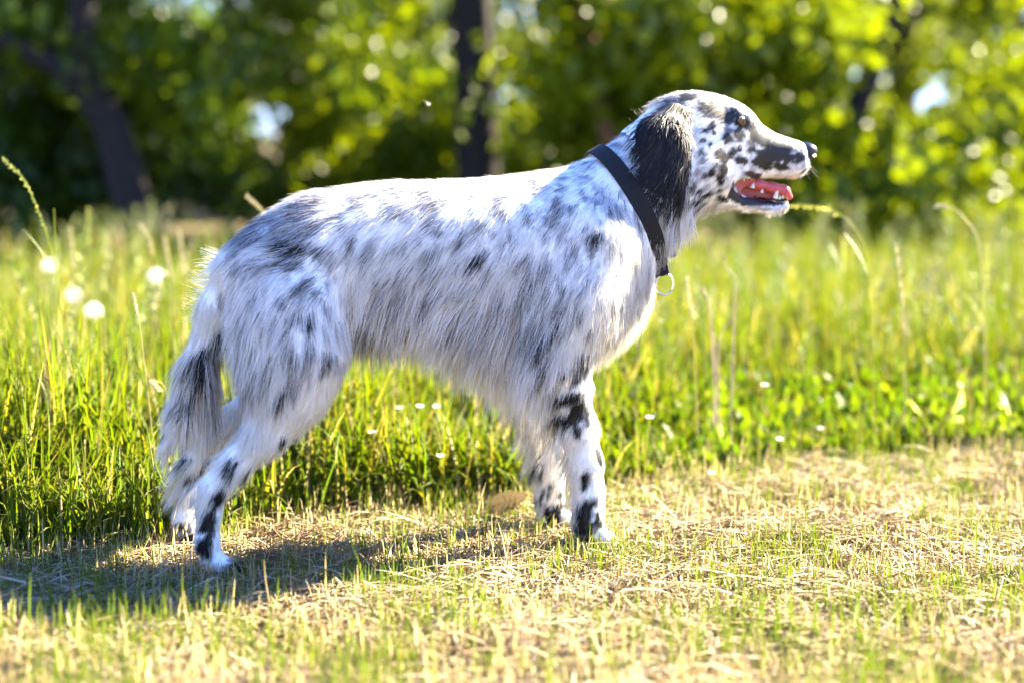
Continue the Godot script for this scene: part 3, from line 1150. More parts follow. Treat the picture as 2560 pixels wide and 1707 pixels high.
		for s in cnt:
			var u := rng.randf()
			var v := rng.randf()
			if u + v > 1.0:
				u = 1.0 - u
				v = 1.0 - v
			var w := 1.0 - u - v
			var root := A * w + B * u + Cc * v
			var n := (ns[ia] * w + ns[ib] * u + ns[ic] * v).normalized()
			var flow := (comb[ia] * w + comb[ib] * u + comb[ic] * v).normalized()
			var ln := (lens[ia] * w + lens[ib] * u + lens[ic] * v)
			grow_lock(coat if kind[ia] == 0 else (earh if kind[ia] == 2 else tailh), rng, root, n, flow, ln, kind[ia], head)
	whiskers(coat, rng)
	print("hairs ", coat.v.size() / 2, " ", earh.v.size() / 2, " ", tailh.v.size() / 2, " ms ", Time.get_ticks_msec())
	var fur := mat(Color.WHITE, 0.5)
	fur.vertex_color_use_as_albedo = true
	fur.metallic_specular = 0.28
	fur.backlight_enabled = true
	fur.backlight = Color(0.95, 0.93, 0.88)
	fur.cull_mode = BaseMaterial3D.CULL_DISABLED
	var gloss := mat(Color.WHITE, 0.45)
	gloss.vertex_color_use_as_albedo = true
	gloss.metallic_specular = 0.33
	gloss.cull_mode = BaseMaterial3D.CULL_DISABLED
	for e in [["coat_hair", coat, "white coat hair with black flecks and long belly fringe"], ["ear_hair", earh, "long wavy black hair of the hanging ears"], ["tail_hair", tailh, "long pale feathering of the tail with dark patches"]]:
		var h: Hairs = e[1]
		var o := part(dog, e[0], mesh_of(h.v, h.n, h.i, h.c), gloss if e[0] == "ear_hair" else fur)
		o.set_meta("kind", "stuff")
		o.set_meta("label", e[2])
	face_parts(dog)
	claws(dog)
	build_collar(collar_ring)

func in_ear(p: Vector3) -> bool:
	for ch in [EAR_NEAR, EAR_FAR]:
		for s in ch.size() - 1:
			var a := Vector3(ch[s][0], ch[s][1], ch[s][2] * 3.2)
			var ab := Vector3(ch[s + 1][0], ch[s + 1][1], ch[s + 1][2] * 3.2) - a
			var q := Vector3(p.x, p.y, p.z * 3.2) - a
			var t := clampf(q.dot(ab) / ab.length_squared(), 0.0, 1.0)
			if (q - ab * t).length() < lerpf(ch[s][3], ch[s + 1][3], t) + 0.008:
				return true
	return false

# a lock: a few hairs from neighbouring roots that run together towards their tips
func grow_lock(b: Hairs, rng: RandomNumberGenerator, root: Vector3, n: Vector3, flow: Vector3, ln: float, kind: int, head: bool) -> void:
	var sidev := flow.cross(n).normalized()
	var turn := drift.get_noise_3dv(root) * 0.55 + drift.get_noise_3dv(root * 3.0 + Vector3(7, 0, 0)) * 0.45
	if head and kind == 0:
		turn *= 0.4
	var d := (flow + sidev * (turn + rng.randf_range(-0.12, 0.12))).normalized()
	var long := ln > 0.034
	var lift := rng.randf_range(0.10, 0.24)
	if long:
		lift = rng.randf_range(0.06, 0.2)
	if head and kind == 0:
		lift = rng.randf_range(0.08, 0.3)
	d = (d + n * lift).normalized()
	var l := ln * rng.randf_range(0.65, 1.2)
	var share := dark_share(root + d * l * (0.3 if kind == 3 else 0.45), kind == 3) if kind != 2 else 0.97
	if kind == 2:
		var tl := Vector3(root.x - 0.318, root.y - 0.72, 0)
		if root.z > 0.0 and absf(tl.x) < 0.014 and absf(tl.y + 0.01) < 0.045:
			share = 0.55
	var n_h := 2 if kind == 0 and not head else 2
	var wd := clampf(0.0007 + l * 0.006, 0.0007, 0.0011)
	var fall := 0.10 if not long else 0.16
	if kind == 3:
		fall = 0.35
	if kind == 2:
		fall = 0.1
		turn *= 1.6
		wd = 0.0012
	var swv := rng.randf_range(-0.1, 0.1) + turn * 0.25
	for k in n_h:
		var dk0 := clampf(share * 1.25 + (rng.randf() - 0.5) * 1.1 * minf(1.0, share * 4.0), 0.0, 1.0)
		var c: Color
		if share > 0.6:
			dk0 = maxf(dk0, 1.0 if rng.randf() < 0.97 else 0.6)
		if true:
			var cream := clampf((0.42 - root.y) * 2.0, 0.0, 0.75) * rng.randf_range(0.4, 1.0)
			if kind == 3:
				cream = rng.randf_range(0.2, 0.8)
			c = WHITE_HAIR.lerp(CREAM_HAIR, cream) * rng.randf_range(0.9, 1.04)
			c = c.lerp(BLACK_HAIR.lerp(Color(0.05, 0.045, 0.045), rng.randf() * (0.15 if kind == 2 else (0.3 if head else 0.7))), dk0)
		var off := (sidev * rng.randf_range(-1, 1) + flow * rng.randf_range(-1, 1)) * 0.0035
		var dk := (d - off * (12.0 if l > 0.02 else 0.0) + Vector3(rng.randf_range(-1, 1), rng.randf_range(-1, 1), rng.randf_range(-1, 1)) * 0.07).normalized()
		hair(b, root + off - n * 0.0015, n, dk, l * rng.randf_range(0.85, 1.1), fall, sidev * swv, wd * rng.randf_range(0.6, 1.1), c, 5 if l > 0.03 else 3, rng.randf_range(-0.5, 0.5))

func whiskers(b: Hairs, rng: RandomNumberGenerator) -> void:
	for k in 16:
		var up := k % 2 == 0
		var p := Vector3(rng.randf_range(0.50, 0.55), rng.randf_range(0.655, 0.672), rng.randf_range(0.024, 0.03))
		var dir := Vector3(rng.randf_range(-0.5, 0.3), rng.randf_range(-0.8, -0.3), rng.randf_range(0.2, 0.8)).normalized()
		var ln := rng.randf_range(0.02, 0.04)
		if not up:
			p = Vector3(rng.randf_range(0.47, 0.515), rng.randf_range(0.594, 0.60), rng.randf_range(-0.012, 0.016))
			dir = Vector3(rng.randf_range(-0.3, 0.5), rng.randf_range(-0.9, -0.4), rng.randf_range(-0.2, 0.5)).normalized()
			ln = rng.randf_range(0.012, 0.03)
		hair(b, p, Vector3(0, 0, 1), dir, ln, 0.1, Vector3.ZERO, 0.00032, Color(0.85, 0.84, 0.8), 4, 0.0)
	# chin and lip tufts
	for k in 90:
		var t := rng.randf()
		var p := Vector3(0.505, 0.598, rng.randf_range(-0.01, 0.01)).lerp(Vector3(0.518, 0.606, 0.0), t)
		if k % 2 == 0:
			p = Vector3(0.535, 0.655, rng.randf_range(-0.012, 0.014)).lerp(Vector3(0.562, 0.668, 0.0), t)
		hair(b, p, Vector3(1, 0, 0), Vector3(rng.randf_range(-0.1, 0.7), -0.7, rng.randf_range(-0.3, 0.3)).normalized(), rng.randf_range(0.004, 0.009), 0.0, Vector3.ZERO, 0.0005, WHITE_HAIR, 3, 0.0)
	# fluff standing off the back of the thighs
	for k in 420:
		var y := rng.randf_range(0.40, 0.52)
		hair(b, Vector3(-0.49 + rng.randf_range(-0.01, 0.02) - (0.5 - y) * 0.25, y, rng.randf_range(-0.085, -0.03)), Vector3(0, 0, 1), Vector3(-0.9, rng.randf_range(-0.5, 0.5), rng.randf_range(-0.4, 0.2)).normalized(), rng.randf_range(0.025, 0.06), 0.12, Vector3(0, 0.1, 0), 0.0008, WHITE_HAIR, 5, rng.randf_range(-1, 1))
	# the pale tuft hanging from under the ear
	for k in 420:
		var c0 := WHITE_HAIR.lerp(CREAM_HAIR, rng.randf() * 0.6)
		hair(b, TUFT + Vector3(rng.randf_range(-0.026, 0.014), rng.randf_range(-0.012, 0.016), rng.randf_range(-0.022, 0.0)), Vector3(0.2, 0, 1), Vector3(0.12 + rng.randf_range(-0.3, 0.15), -1, rng.randf_range(-0.05, 0.25)).normalized(), rng.randf_range(0.035, 0.078), 0.1, Vector3(rng.randf_range(-0.08, 0.08), 0, 0), 0.0011, c0, 6, rng.randf_range(-0.6, 0.6))
	# stray curls over the neck
	for k in 10:
		hair(b, Vector3(rng.randf_range(0.235, 0.262), rng.randf_range(0.725, 0.752), rng.randf_range(-0.02, 0.03)), Vector3(0, 1, 0), Vector3(-0.8, rng.randf_range(0.1, 0.7), rng.randf_range(-0.2, 0.4)).normalized(), rng.randf_range(0.02, 0.05), 0.2, Vector3(0, 0.1, 0), 0.0008, WHITE_HAIR, 6, 0.0)

func small_mesh(cells: float) -> ArrayMesh:
	var r := grid_mesh(PackedVector3Array(), PackedVector3Array(), PackedInt32Array())
	return mesh_of(r[0], r[1], r[2])

func face_parts(dog: Node3D) -> void:
	# nose
	grid_start(NOSE - Vector3(0.03, 0.03, 0.03), NOSE + Vector3(0.03, 0.03, 0.03), 0.0018)
	grid_capsule(NOSE + Vector3(-0.006, 0.001, -0.005), NOSE + Vector3(-0.006, 0.001, 0.005), 0.0165, 0.0165, 0.004)
	grid_capsule(NOSE + Vector3(0.003, 0.0, -0.006), NOSE + Vector3(0.003, 0.0, 0.006), 0.0142, 0.0142, 0.006)
	for s in [-1.0, 1.0]:
		grid_capsule(NOSE + Vector3(0.016, -0.002, 0.0085 * s), NOSE + Vector3(0.004, -0.006, 0.021 * s), 0.0042, 0.003, 0.0, 1.0, true)
	grid_capsule(NOSE + Vector3(0.016, 0.002, 0), NOSE + Vector3(0.014, -0.014, 0), 0.0016, 0.0016, 0.0, 1.0, true)
	var wet := mat(Color(0.10, 0.098, 0.105), 0.28)
	part(dog, "nose", small_mesh(0), wet)
	# tongue
	grid_start(Vector3(0.40, 0.59, -0.03), Vector3(0.54, 0.68, 0.03), 0.0022)
	var tg := TONGUE
	grid_chain(tg, 0.01, 0.62)
	var pink := mat(Color(0.74, 0.33, 0.35), 0.42)
	pink.subsurf_scatter_enabled = true
	pink.subsurf_scatter_strength = 0.2
	part(dog, "tongue", small_mesh(0), pink)
	# teeth
	var ivory := mat(Color(0.93, 0.88, 0.76), 0.3)
	for t in TEETH:
		for s in [1.0, -1.0]:
			var a := Vector3(t[0], t[1], t[2] * s)
			var e := Vector3(t[3], t[4], t[5] * s)
			part(dog, "tooth", cone_mesh(a, e, t[6]), ivory)
	# eyes
	var lensm := mat(Color.WHITE, 0.08)
	lensm.vertex_color_use_as_albedo = true
	for s in [1.0, -1.0]:
		var c := EYE_NEAR if s > 0 else Vector3(EYE_NEAR.x, EYE_NEAR.y, -EYE_NEAR.z)
		var look := Vector3(0.55, -0.02, 0.83 * s).normalized()
		var ball := SphereMesh.new()
		ball.radius = 0.0108
		ball.height = 0.0216
		ball.radial_segments = 40
		ball.rings = 24
		var arr := ball.get_mesh_arrays()
		var pv: PackedVector3Array = arr[Mesh.ARRAY_VERTEX]
		var cs := PackedColorArray()
		for q in pv:
			var d := q.normalized().dot(look)
			cs.append(Color(0.005, 0.004, 0.004) if d > 0.9 else (Color(0.20, 0.075, 0.018) if d > 0.5 else Color(0.05, 0.03, 0.025)))
		var o := part(dog, "eye", mesh_of(pv, arr[Mesh.ARRAY_NORMAL], arr[Mesh.ARRAY_INDEX], cs), lensm)
		o.position = c
		# lids: two dark rims round the eye
		var rim := Hairs.new()
		var lid := mat(Color(0.06, 0.055, 0.055), 0.5)
		var tor := tube_mesh(lid_path(c, look, s), 0.0026, 6)
		part(dog, "eyelid", tor, lid)

func lid_path(c: Vector3, look: Vector3, s: float) -> PackedVector3Array:
	var out := PackedVector3Array()
	var fwd := Vector3(1, -0.12, 0)
	fwd = (fwd - look * fwd.dot(look)).normalized()
	var up := look.cross(fwd) * s
	if up.y < 0.0:
		up = -up
	for k in 25:
		var a := TAU * k / 24.0
		out.append(c + look * (0.0062 - 0.0025 * absf(cos(a))) + fwd * cos(a) * 0.0115 + up * sin(a) * 0.0070)
	return out

func cone_mesh(a: Vector3, b: Vector3, r: float) -> ArrayMesh:
	var st := SurfaceTool.new()
	st.begin(Mesh.PRIMITIVE_TRIANGLES)
	var d := (b - a).normalized()
	var u := d.cross(Vector3(0.3, 0.2, 0.9)).normalized()
	var w := d.cross(u)
	var rings := [1.0, 0.9, 0.62, 0.3, 0.06]
	for k in rings.size() - 1:
		for s in 8:
			var q := []
			for e in [[k, s], [k + 1, s], [k + 1, s + 1], [k, s + 1]]:
				var an: float = TAU * e[1] / 8.0
				q.append(a.lerp(b, e[0] / 4.0) + (u * cos(an) + w * sin(an)) * r * rings[e[0]])
			for e in [0, 1, 2, 0, 2, 3]:
				st.add_vertex(q[e])
	st.generate_normals()
	return st.commit()

func claws(dog: Node3D) -> void:
	var horn := mat(Color(0.16, 0.13, 0.12), 0.4)
	for ch in [TOES_FORE_NEAR, TOES_FORE_FAR, TOES_HIND_NEAR, TOES_HIND_FAR]:
		for k in 4:
			var t: Array = ch[k * 2 + 1]
			var a := Vector3(t[0] + t[3] * 0.7, t[1], t[2])
			part(dog, "claw", cone_mesh(a, a + Vector3(0.011, -0.008, 0), 0.0032), horn)

# ------------------------------------------------------------------ collar
func collar_normal() -> Vector3:
	var along := (COLLAR_LOW - COLLAR_TOP).normalized()
	return Vector3(-along.y, along.x, 0)

# runs round the neck just outside the skin, read from the trunk's distance grid
func collar_path() -> PackedVector3Array:
	var along := (COLLAR_LOW - COLLAR_TOP).normalized()
	var c := (COLLAR_TOP + COLLAR_LOW) * 0.5
	var out := PackedVector3Array()
	for k in 64:
		var a := TAU * k / 64.0
		var dir := along * cos(a) + Vector3(0, 0, 1) * sin(a)
		var r := 0.03
		while r < 0.15 and grid_value(c + dir * r) < 0.003:
			r += 0.002
		out.append(c + dir * r)
	var sm := PackedVector3Array()
	for k in 64:
		sm.append((out[(k + 63) % 64] + out[k] * 2.0 + out[(k + 1) % 64]) * 0.25)
	return sm

func build_collar(ring: PackedVector3Array) -> void:
	var col := Node3D.new()
	col.name = "dog_collar"
	add_child(col)
	col.position = Vector3(0, 0.0, -0.06)
	col.rotation.y = deg_to_rad(15.0)
	col.set_meta("label", "wide black webbing collar with hanging tab around the dog's neck")
	col.set_meta("category", "collar")
	var web := mat(Color(0.028, 0.027, 0.029), 0.85)
	var cn := collar_normal()
	var c := (COLLAR_TOP + COLLAR_LOW) * 0.5
	# strap: a closed band with thickness
	var st := SurfaceTool.new()
	st.begin(Mesh.PRIMITIVE_TRIANGLES)
	st.set_smooth_group(-1)
	var n := ring.size()
	var hw := 0.0155
	for k in n:
		var q := []
		for e in [k, (k + 1) % n]:
			var p: Vector3 = ring[e]
			var o := (p - c).normalized()
			q.append([p + o * 0.001 - cn * hw, p + o * 0.0045 - cn * (hw - 0.002), p + o * 0.0045 + cn * (hw - 0.002), p + o * 0.001 + cn * hw, p - o * 0.001])
		for j in 5:
			var a: Vector3 = q[0][j]
			var b: Vector3 = q[0][(j + 1) % 5]
			var d: Vector3 = q[1][j]
			var e2: Vector3 = q[1][(j + 1) % 5]
			for v in [a, d, b, b, d, e2]:
				st.add_vertex(v)
	st.generate_normals()
	part(col, "strap", st.commit(), web)
	# hanging tab, a doubled strap end
	var low: Vector3 = ring[0]
	var along := (COLLAR_LOW - COLLAR_TOP).normalized()
	var tab := BoxMesh.new()
	tab.size = Vector3(0.030, 0.062, 0.009)
	var t := part(col, "tab", bevel_box(Vector3(0.030, 0.07, 0.010), 0.003), web)
	var down := Vector3(0.22, -1, 0).normalized()
	t.position = low + Vector3(-0.004, 0.022, 0.02)
	t.rotation.z = 0.24
	var seam := mat(Color(0.03, 0.03, 0.035), 0.9)
	for k in 2:
		var s := part(t, "stitching", bevel_box(Vector3(0.026, 0.0016, 0.0016), 0.0004), seam)
		s.position = Vector3(0, -0.012 - 0.008 * k, 0.0052)
	var steel := mat(Color(0.80, 0.78, 0.74), 0.22)
	steel.metallic = 1.0
	var loop := PackedVector3Array()
	for k in 49:
		var a := TAU * k / 48.0
		loop.append(Vector3(cos(a) * 0.0185, sin(a) * 0.0185, 0))
	var rg := part(col, "ring", tube_mesh(loop, 0.0021, 8), steel)
	rg.position = t.position + Vector3(0.013, -0.049, 0.0)
	rg.rotation.y = 0.2
	var bk := part(col, "buckle", bevel_box(Vector3(0.016, 0.03, 0.014), 0.003), mat(Color(0.09, 0.085, 0.08), 0.4))
	bk.position = low + Vector3(0.022, 0.035, 0.012)
	bk.rotation.z = 0.3
	var rv := part(bk, "rivet", bevel_box(Vector3(0.005, 0.005, 0.003), 0.001), steel)
	rv.position = Vector3(0, 0.006, 0.008)

func bevel_box(size: Vector3, b: float) -> ArrayMesh:
	var st := SurfaceTool.new()
	st.begin(Mesh.PRIMITIVE_TRIANGLES)
	st.set_smooth_group(-1)
	var h := size * 0.5
	# an octagonal section along y with chamfered ends
	var sec := [Vector2(h.x - b, -h.z), Vector2(h.x, -h.z + b), Vector2(h.x, h.z - b), Vector2(h.x - b, h.z), Vector2(-h.x + b, h.z), Vector2(-h.x, h.z - b), Vector2(-h.x, -h.z + b), Vector2(-h.x + b, -h.z)]
	var lv := [[-h.y, b], [-h.y + b, 0.0], [h.y - b, 0.0], [h.y, b]]
	var rings := []
	for l in lv:
		var r := []
		for s in sec:
			var q: Vector2 = s
			r.append(Vector3(q.x - signf(q.x) * l[1] * 0.7, l[0], q.y - signf(q.y) * l[1] * 0.7))
		rings.append(r)
	for k in 3:
		for s in 8:
			var a: Vector3 = rings[k][s]
			var c: Vector3 = rings[k][(s + 1) % 8]
			var d: Vector3 = rings[k + 1][s]
			var e: Vector3 = rings[k + 1][(s + 1) % 8]
			for v in [a, c, d, c, e, d]:
				st.add_vertex(v)
	for k in [0, 3]:
		var m := Vector3(0, lv[k][0], 0)
		for s in 8:
			var a: Vector3 = rings[k][s]
			var c: Vector3 = rings[k][(s + 1) % 8]
			for v in ([m, c, a] if k == 0 else [m, a, c]):
				st.add_vertex(v)
	st.generate_normals()
	return st.commit()

func tube_mesh(path: PackedVector3Array, r: float, sides: int, r_end := -1.0) -> ArrayMesh:
	var vs := PackedVector3Array()
	var ns := PackedVector3Array()
	var ids := PackedInt32Array()
	var n := path.size()
	var ref := Vector3(0.13, 0.31, 0.94)
	for k in n:
		var d := (path[mini(k + 1, n - 1)] - path[maxi(k - 1, 0)]).normalized()
		if absf(d.dot(ref)) > 0.95:
			ref = Vector3(0.9, 0.3, 0.1)
		var u := (ref - d * d.dot(ref)).normalized()
		var w := d.cross(u)
		ref = u
		var rr := r if r_end < 0.0 else lerpf(r, r_end, float(k) / (n - 1))
		for s in sides + 1:
			var a := TAU * s / sides
			var o := u * cos(a) + w * sin(a)
			vs.append(path[k] + o * rr)
			ns.append(o)
	for k in n - 1:
		for s in sides:
			var q := k * (sides + 1) + s
			ids.append_array(PackedInt32Array([q, q + sides + 1, q + 1, q + 1, q + sides + 1, q + sides + 2]))
	return mesh_of(vs, ns, ids)

var STALKS := [
	["tall kinked green stalk with a seed head at the meadow's left end", Vector3(-0.889, 0.000, -0.450), [Vector3(0.000, 0.000, 0.000), Vector3(-0.006, 0.372, -0.017), Vector3(-0.021, 0.509, -0.002), Vector3(-0.050, 0.612, 0.019), Vector3(-0.079, 0.645, -0.014), Vector3(-0.109, 0.674, -0.008)], 0, 16, 0.45],
	["green stalk tip with a narrow blade beside the tall kinked stalk", Vector3(-0.917, 0.000, -0.500), [Vector3(0.000, 0.000, 0.000), Vector3(0.005, 0.436, -0.001), Vector3(0.001, 0.575, -0.018)], 0, 0, 0.70],
	["pale seed head standing nearest the forked tree's foot", Vector3(-1.099, 0.000, -1.400), [Vector3(0.000, 0.000, 0.000), Vector3(-0.002, 0.361, -0.010), Vector3(-0.003, 0.492, 0.020)], 1, 16, 0.60],
	["small upright seed head between two pale ones before the forked tree", Vector3(-1.110, 0.000, -1.600), [Vector3(0.000, 0.000, 0.000), Vector3(0.002, 0.390, 0.015), Vector3(0.003, 0.527, 0.005)], 0, 12, 0.60],
	["drooping pale seed head before the forked trunk's base", Vector3(-0.891, 0.000, -1.300), [Vector3(0.000, 0.000, 0.000), Vector3(0.011, 0.391, -0.010), Vector3(0.006, 0.471, 0.020), Vector3(-0.022, 0.503, -0.006)], 1, 16, 0.50],
	["feathery seed head just beside the forked trunk", Vector3(-0.876, 0.000, -1.500), [Vector3(0.000, 0.000, 0.000), Vector3(-0.003, 0.352, -0.019), Vector3(-0.014, 0.459, 0.013)], 1, 20, 0.50],
	["feathery seed head closest to the dog's rump", Vector3(-0.844, 0.000, -1.600), [Vector3(0.000, 0.000, 0.000), Vector3(-0.014, 0.356, 0.018), Vector3(-0.031, 0.470, -0.015)], 1, 20, 0.50],
	["bent pale stalk tip peeping over the dog's rump", Vector3(-0.521, 0.000, -0.900), [Vector3(0.000, 0.000, 0.000), Vector3(-0.014, 0.480, -0.019), Vector3(-0.034, 0.558, 0.013), Vector3(-0.067, 0.588, 0.008)], 1, 10, 0.60],
	["arched green stalk curving below the dog's chin", Vector3(0.799, 0.000, -0.800), [Vector3(0.000, 0.000, 0.000), Vector3(-0.020, 0.411, -0.019), Vector3(-0.056, 0.515, 0.013), Vector3(-0.118, 0.564, 0.008), Vector3(-0.195, 0.568, -0.020)], 0, 10, 0.65],
	["arched pale stalk leaning over at the meadow's right end", Vector3(1.096, 0.000, -1.000), [Vector3(0.000, 0.000, 0.000), Vector3(-0.030, 0.434, 0.020), Vector3(-0.067, 0.533, -0.006), Vector3(-0.103, 0.559, -0.015), Vector3(-0.135, 0.561, 0.018)], 1, 12, 0.70],
	["upright green stalk with dark seed head right of the muzzle", Vector3(0.854, 0.000, -1.500), [Vector3(0.000, 0.000, 0.000), Vector3(0.000, 0.352, -0.019), Vector3(-0.005, 0.459, 0.003)], 0, 12, 0.60],
	["tall green stalk with alternate leaves near the right border", Vector3(1.208, 0.000, -1.400), [Vector3(0.000, 0.000, 0.000), Vector3(-0.009, 0.229, -0.015), Vector3(-0.023, 0.448, 0.018)], 0, 12, 0.75],
	["slim stalk with open seed head in the middle of the right meadow", Vector3(0.888, 0.000, -0.900), [Vector3(0.000, 0.000, 0.000), Vector3(-0.015, 0.344, -0.001), Vector3(-0.031, 0.480, -0.018)], 1, 18, 0.50],
	["pale seed stalk right below the collar ring", Vector3(0.402, 0.000, -0.700), [Vector3(0.000, 0.000, 0.000), Vector3(-0.020, 0.327, 0.017), Vector3(-0.033, 0.420, 0.002)], 1, 12, 0.60],
	["thin stalk left of the tail among tall grass", Vector3(-0.650, 0.000, -0.200), [Vector3(0.000, 0.000, 0.000), Vector3(-0.026, 0.349, 0.018), Vector3(-0.046, 0.430, -0.015)], 1, 8, 0.75],
	["pale leaning stalk beside the tail's feathering", Vector3(-0.629, 0.000, -0.200), [Vector3(0.000, 0.000, 0.000), Vector3(-0.009, 0.236, -0.019), Vector3(-0.031, 0.277, 0.013)], 1, 8, 0.70],
]
var DRY := [
	["bare tan dandelion stalk with a dark head standing below the ring", Vector3(0.497, 0.000, -0.950), [Vector3(0.000, 0.000, 0.000), Vector3(0.006, 0.359, 0.000), Vector3(0.007, 0.399, 0.000), Vector3(-0.015, 0.426, 0.000), Vector3(-0.019, 0.446, 0.000)]],
	["leaning tan dandelion stalk beside the bent one", Vector3(0.456, 0.000, -0.850), [Vector3(0.000, 0.000, 0.000), Vector3(-0.019, 0.330, 0.000), Vector3(-0.039, 0.380, 0.000)]],
	["short tan stalk with forked look left of the clover", Vector3(0.442, 0.000, -0.800), [Vector3(0.000, 0.000, 0.000), Vector3(0.000, 0.240, 0.000), Vector3(-0.006, 0.302, 0.000)]],
	["tan stalk leaning away with small brown head", Vector3(0.462, 0.000, -0.850), [Vector3(0.000, 0.000, 0.000), Vector3(-0.006, 0.253, 0.000), Vector3(0.018, 0.313, 0.000)]],
	["tan stalk with brown bud in the left meadow", Vector3(-0.877, 0.000, -0.300), [Vector3(0.000, 0.000, 0.000), Vector3(-0.003, 0.213, 0.000), Vector3(-0.006, 0.264, 0.000)]],
	["second tan stalk with brown bud in the left meadow", Vector3(-0.870, 0.000, -0.300), [Vector3(0.000, 0.000, 0.000), Vector3(-0.016, 0.221, 0.000), Vector3(-0.028, 0.261, 0.000)]],
]
var CLOCKS := [
	["white dandelion clock highest at the left border", Vector3(-1.383, 0.000, -2.200), 0.330],
	["large white dandelion clock low left of the tail", Vector3(-1.163, 0.000, -1.600), 0.298],
	["white dandelion clock beside the large low one", Vector3(-1.040, 0.000, -1.300), 0.288],
	["white dandelion clock near the forked trunk's foot", Vector3(-1.006, 0.000, -1.900), 0.324],
]
var DAISIES := [
	["daisy with yellow eye under the dog's loin", Vector3(-0.281, 0.000, -0.350), 0.150, 0.012],
	["daisy alone in the dark grass under the belly", Vector3(-0.124, 0.000, -0.300), 0.113, -0.012],
	["daisy seen edge-on right under the belly fringe", Vector3(-0.238, 0.000, -0.500), 0.174, 0.012],
	["daisy close by the belly fringe's lowest hairs", Vector3(-0.142, 0.000, -0.550), 0.169, -0.012],
	["small daisy between the belly and the broad leaf", Vector3(-0.197, 0.000, -0.500), 0.177, 0.012],
	["daisy in the clover right of the forelegs", Vector3(0.593, 0.000, -0.750), 0.066, -0.012],
	["daisy among the weeds below the chest", Vector3(0.259, 0.000, -0.400), 0.171, 0.012],
	["daisy at the clover's edge near the mown strip", Vector3(0.418, 0.000, -0.500), 0.040, -0.012],
	["daisy in the middle of the right meadow", Vector3(0.527, 0.000, -0.700), 0.192, 0.012],
	["daisy further along the right meadow's edge", Vector3(0.709, 0.000, -0.900), 0.064, -0.012],
]
var WEEDS := [
	["tall yellow-green ribbed leaf with a dark arching leaf under the belly", Vector3(-0.254, -0.002, -0.400), [[0.13, 0.05, 0.25, 0.03, 0, 0, 0.3, -0.1], [0.22, 0.028, 0.5, -0.03, 0, 0.03, -1.2, 0.75], [0.09, 0.04, 0.4, -0.06, 0, 0, 1.9, 0.9], [0.08, 0.035, 0.5, 0.06, 0, 0, -0.6, 0.8]], [0.1, 0.17, 0.012]],
	["broad bright leaves at the meadow's edge under the chest", Vector3(0.371, -0.002, -0.750), [[0.12, 0.05, 0.5, 0, 0, 0, 0.6, 0.5], [0.11, 0.055, 0.6, 0.03, 0, 0, 2.2, 0.6], [0.12, 0.05, 0.4, -0.02, 0, 0, -1.5, 0.6], [0.1, 0.05, 0.5, 0.05, 0, -0.02, -0.5, 0.4]], [0.075, 0.14, 0.01]],
	["upright broad leaves beside the tan stalks", Vector3(0.448, -0.002, -0.850), [[0.14, 0.055, 0.4, 0, 0, 0, 0.2, 0.25], [0.13, 0.05, 0.6, 0.04, 0, 0, 1.5, 0.4], [0.12, 0.05, 0.6, -0.03, 0, 0.02, -2, 0.45]], [0.08, 0.14, 0.012]],
	["dark blue-green broad leaves in the right meadow", Vector3(1.029, -0.002, -1.050), [[0.2, 0.05, 0.3, 0, 0, 0, 0.2, 0.15], [0.19, 0.05, 0.5, -0.03, 0, 0.02, -1.4, 0.35], [0.17, 0.05, 0.6, 0.04, 0, 0, 1.6, 0.4], [0.18, 0.045, 0.6, 0, 0, 0.03, 2.8, 0.4]], [0.035, 0.085, 0.03]],
	["dark broad leaves in the left meadow's grass", Vector3(-0.873, -0.002, -0.430), [[0.16, 0.05, 0.7, 0, 0, 0, 0.9, 0.5], [0.15, 0.05, 0.6, 0.03, 0, 0, -0.7, 0.5], [0.14, 0.05, 0.8, -0.03, 0, 0, 2.4, 0.5]], [0.045, 0.1, 0.03]],
	["second clump of dark broad leaves left of the tail", Vector3(-0.796, -0.002, -0.480), [[0.17, 0.045, 0.6, 0, 0, 0, 0.4, 0.35], [0.16, 0.045, 0.7, 0.02, 0, 0.02, -1.1, 0.5], [0.13, 0.05, 0.7, 0, 0, 0, 2, 0.5]], [0.05, 0.11, 0.025]],
	["low leafy weed just right of the near forepaw's grass", Vector3(0.260, -0.002, -0.400), [[0.08, 0.04, 0.6, 0, 0, 0, 0.4, 0.6], [0.08, 0.04, 0.6, 0.02, 0, 0, -1.1, 0.7], [0.07, 0.035, 0.7, 0, 0, 0, 2, 0.7], [0.07, 0.035, 0.7, 0, 0, 0, 3.6, 0.7]], [0.09, 0.17, 0.012]],
	["tuft of wide blades at the right meadow's edge", Vector3(1.210, -0.002, -1.150), [[0.2, 0.03, 0.7, 0, 0, 0, 0.4, 0.2], [0.18, 0.03, 0.9, 0.02, 0, 0, -1.1, 0.3], [0.17, 0.03, 0.9, 0, 0, 0, 2, 0.3], [0.2, 0.03, 0.8, 0, 0, 0, 3.6, 0.2]], [0.08, 0.15, 0.012]],
]
var FALLEN := [
	["curled brown dead leaf lying behind the forepaws", Vector3(-0.051, 0.026, -0.232), 0.095, 0.038, 0.75, [1.25, 1.05], [0.065, 0.045, 0.022]],
	["yellow leaf lying at the hind paw's heel", Vector3(-0.507, 0.022, -0.118), 0.035, 0.028, 0.5, [1.2, 0.9], [0.5, 0.42, 0.02]],
	["grey dry leaf standing at the meadow's edge under the loin", Vector3(-0.347, 0.022, -0.316), 0.055, 0.022, 0.3, [0.3, 0.12], [0.3, 0.26, 0.2]],
	["pale dry leaf lying on the right of the mown strip", Vector3(0.694, 0.022, -0.214), 0.035, 0.022, 0.5, [0.6, 1], [0.62, 0.56, 0.42]],
	["dark curled leaf bit lying in the front stubble", Vector3(0.276, 0.022, 0.236), 0.03, 0.018, 0.9, [2.2, 1.2], [0.09, 0.05, 0.03]],
]
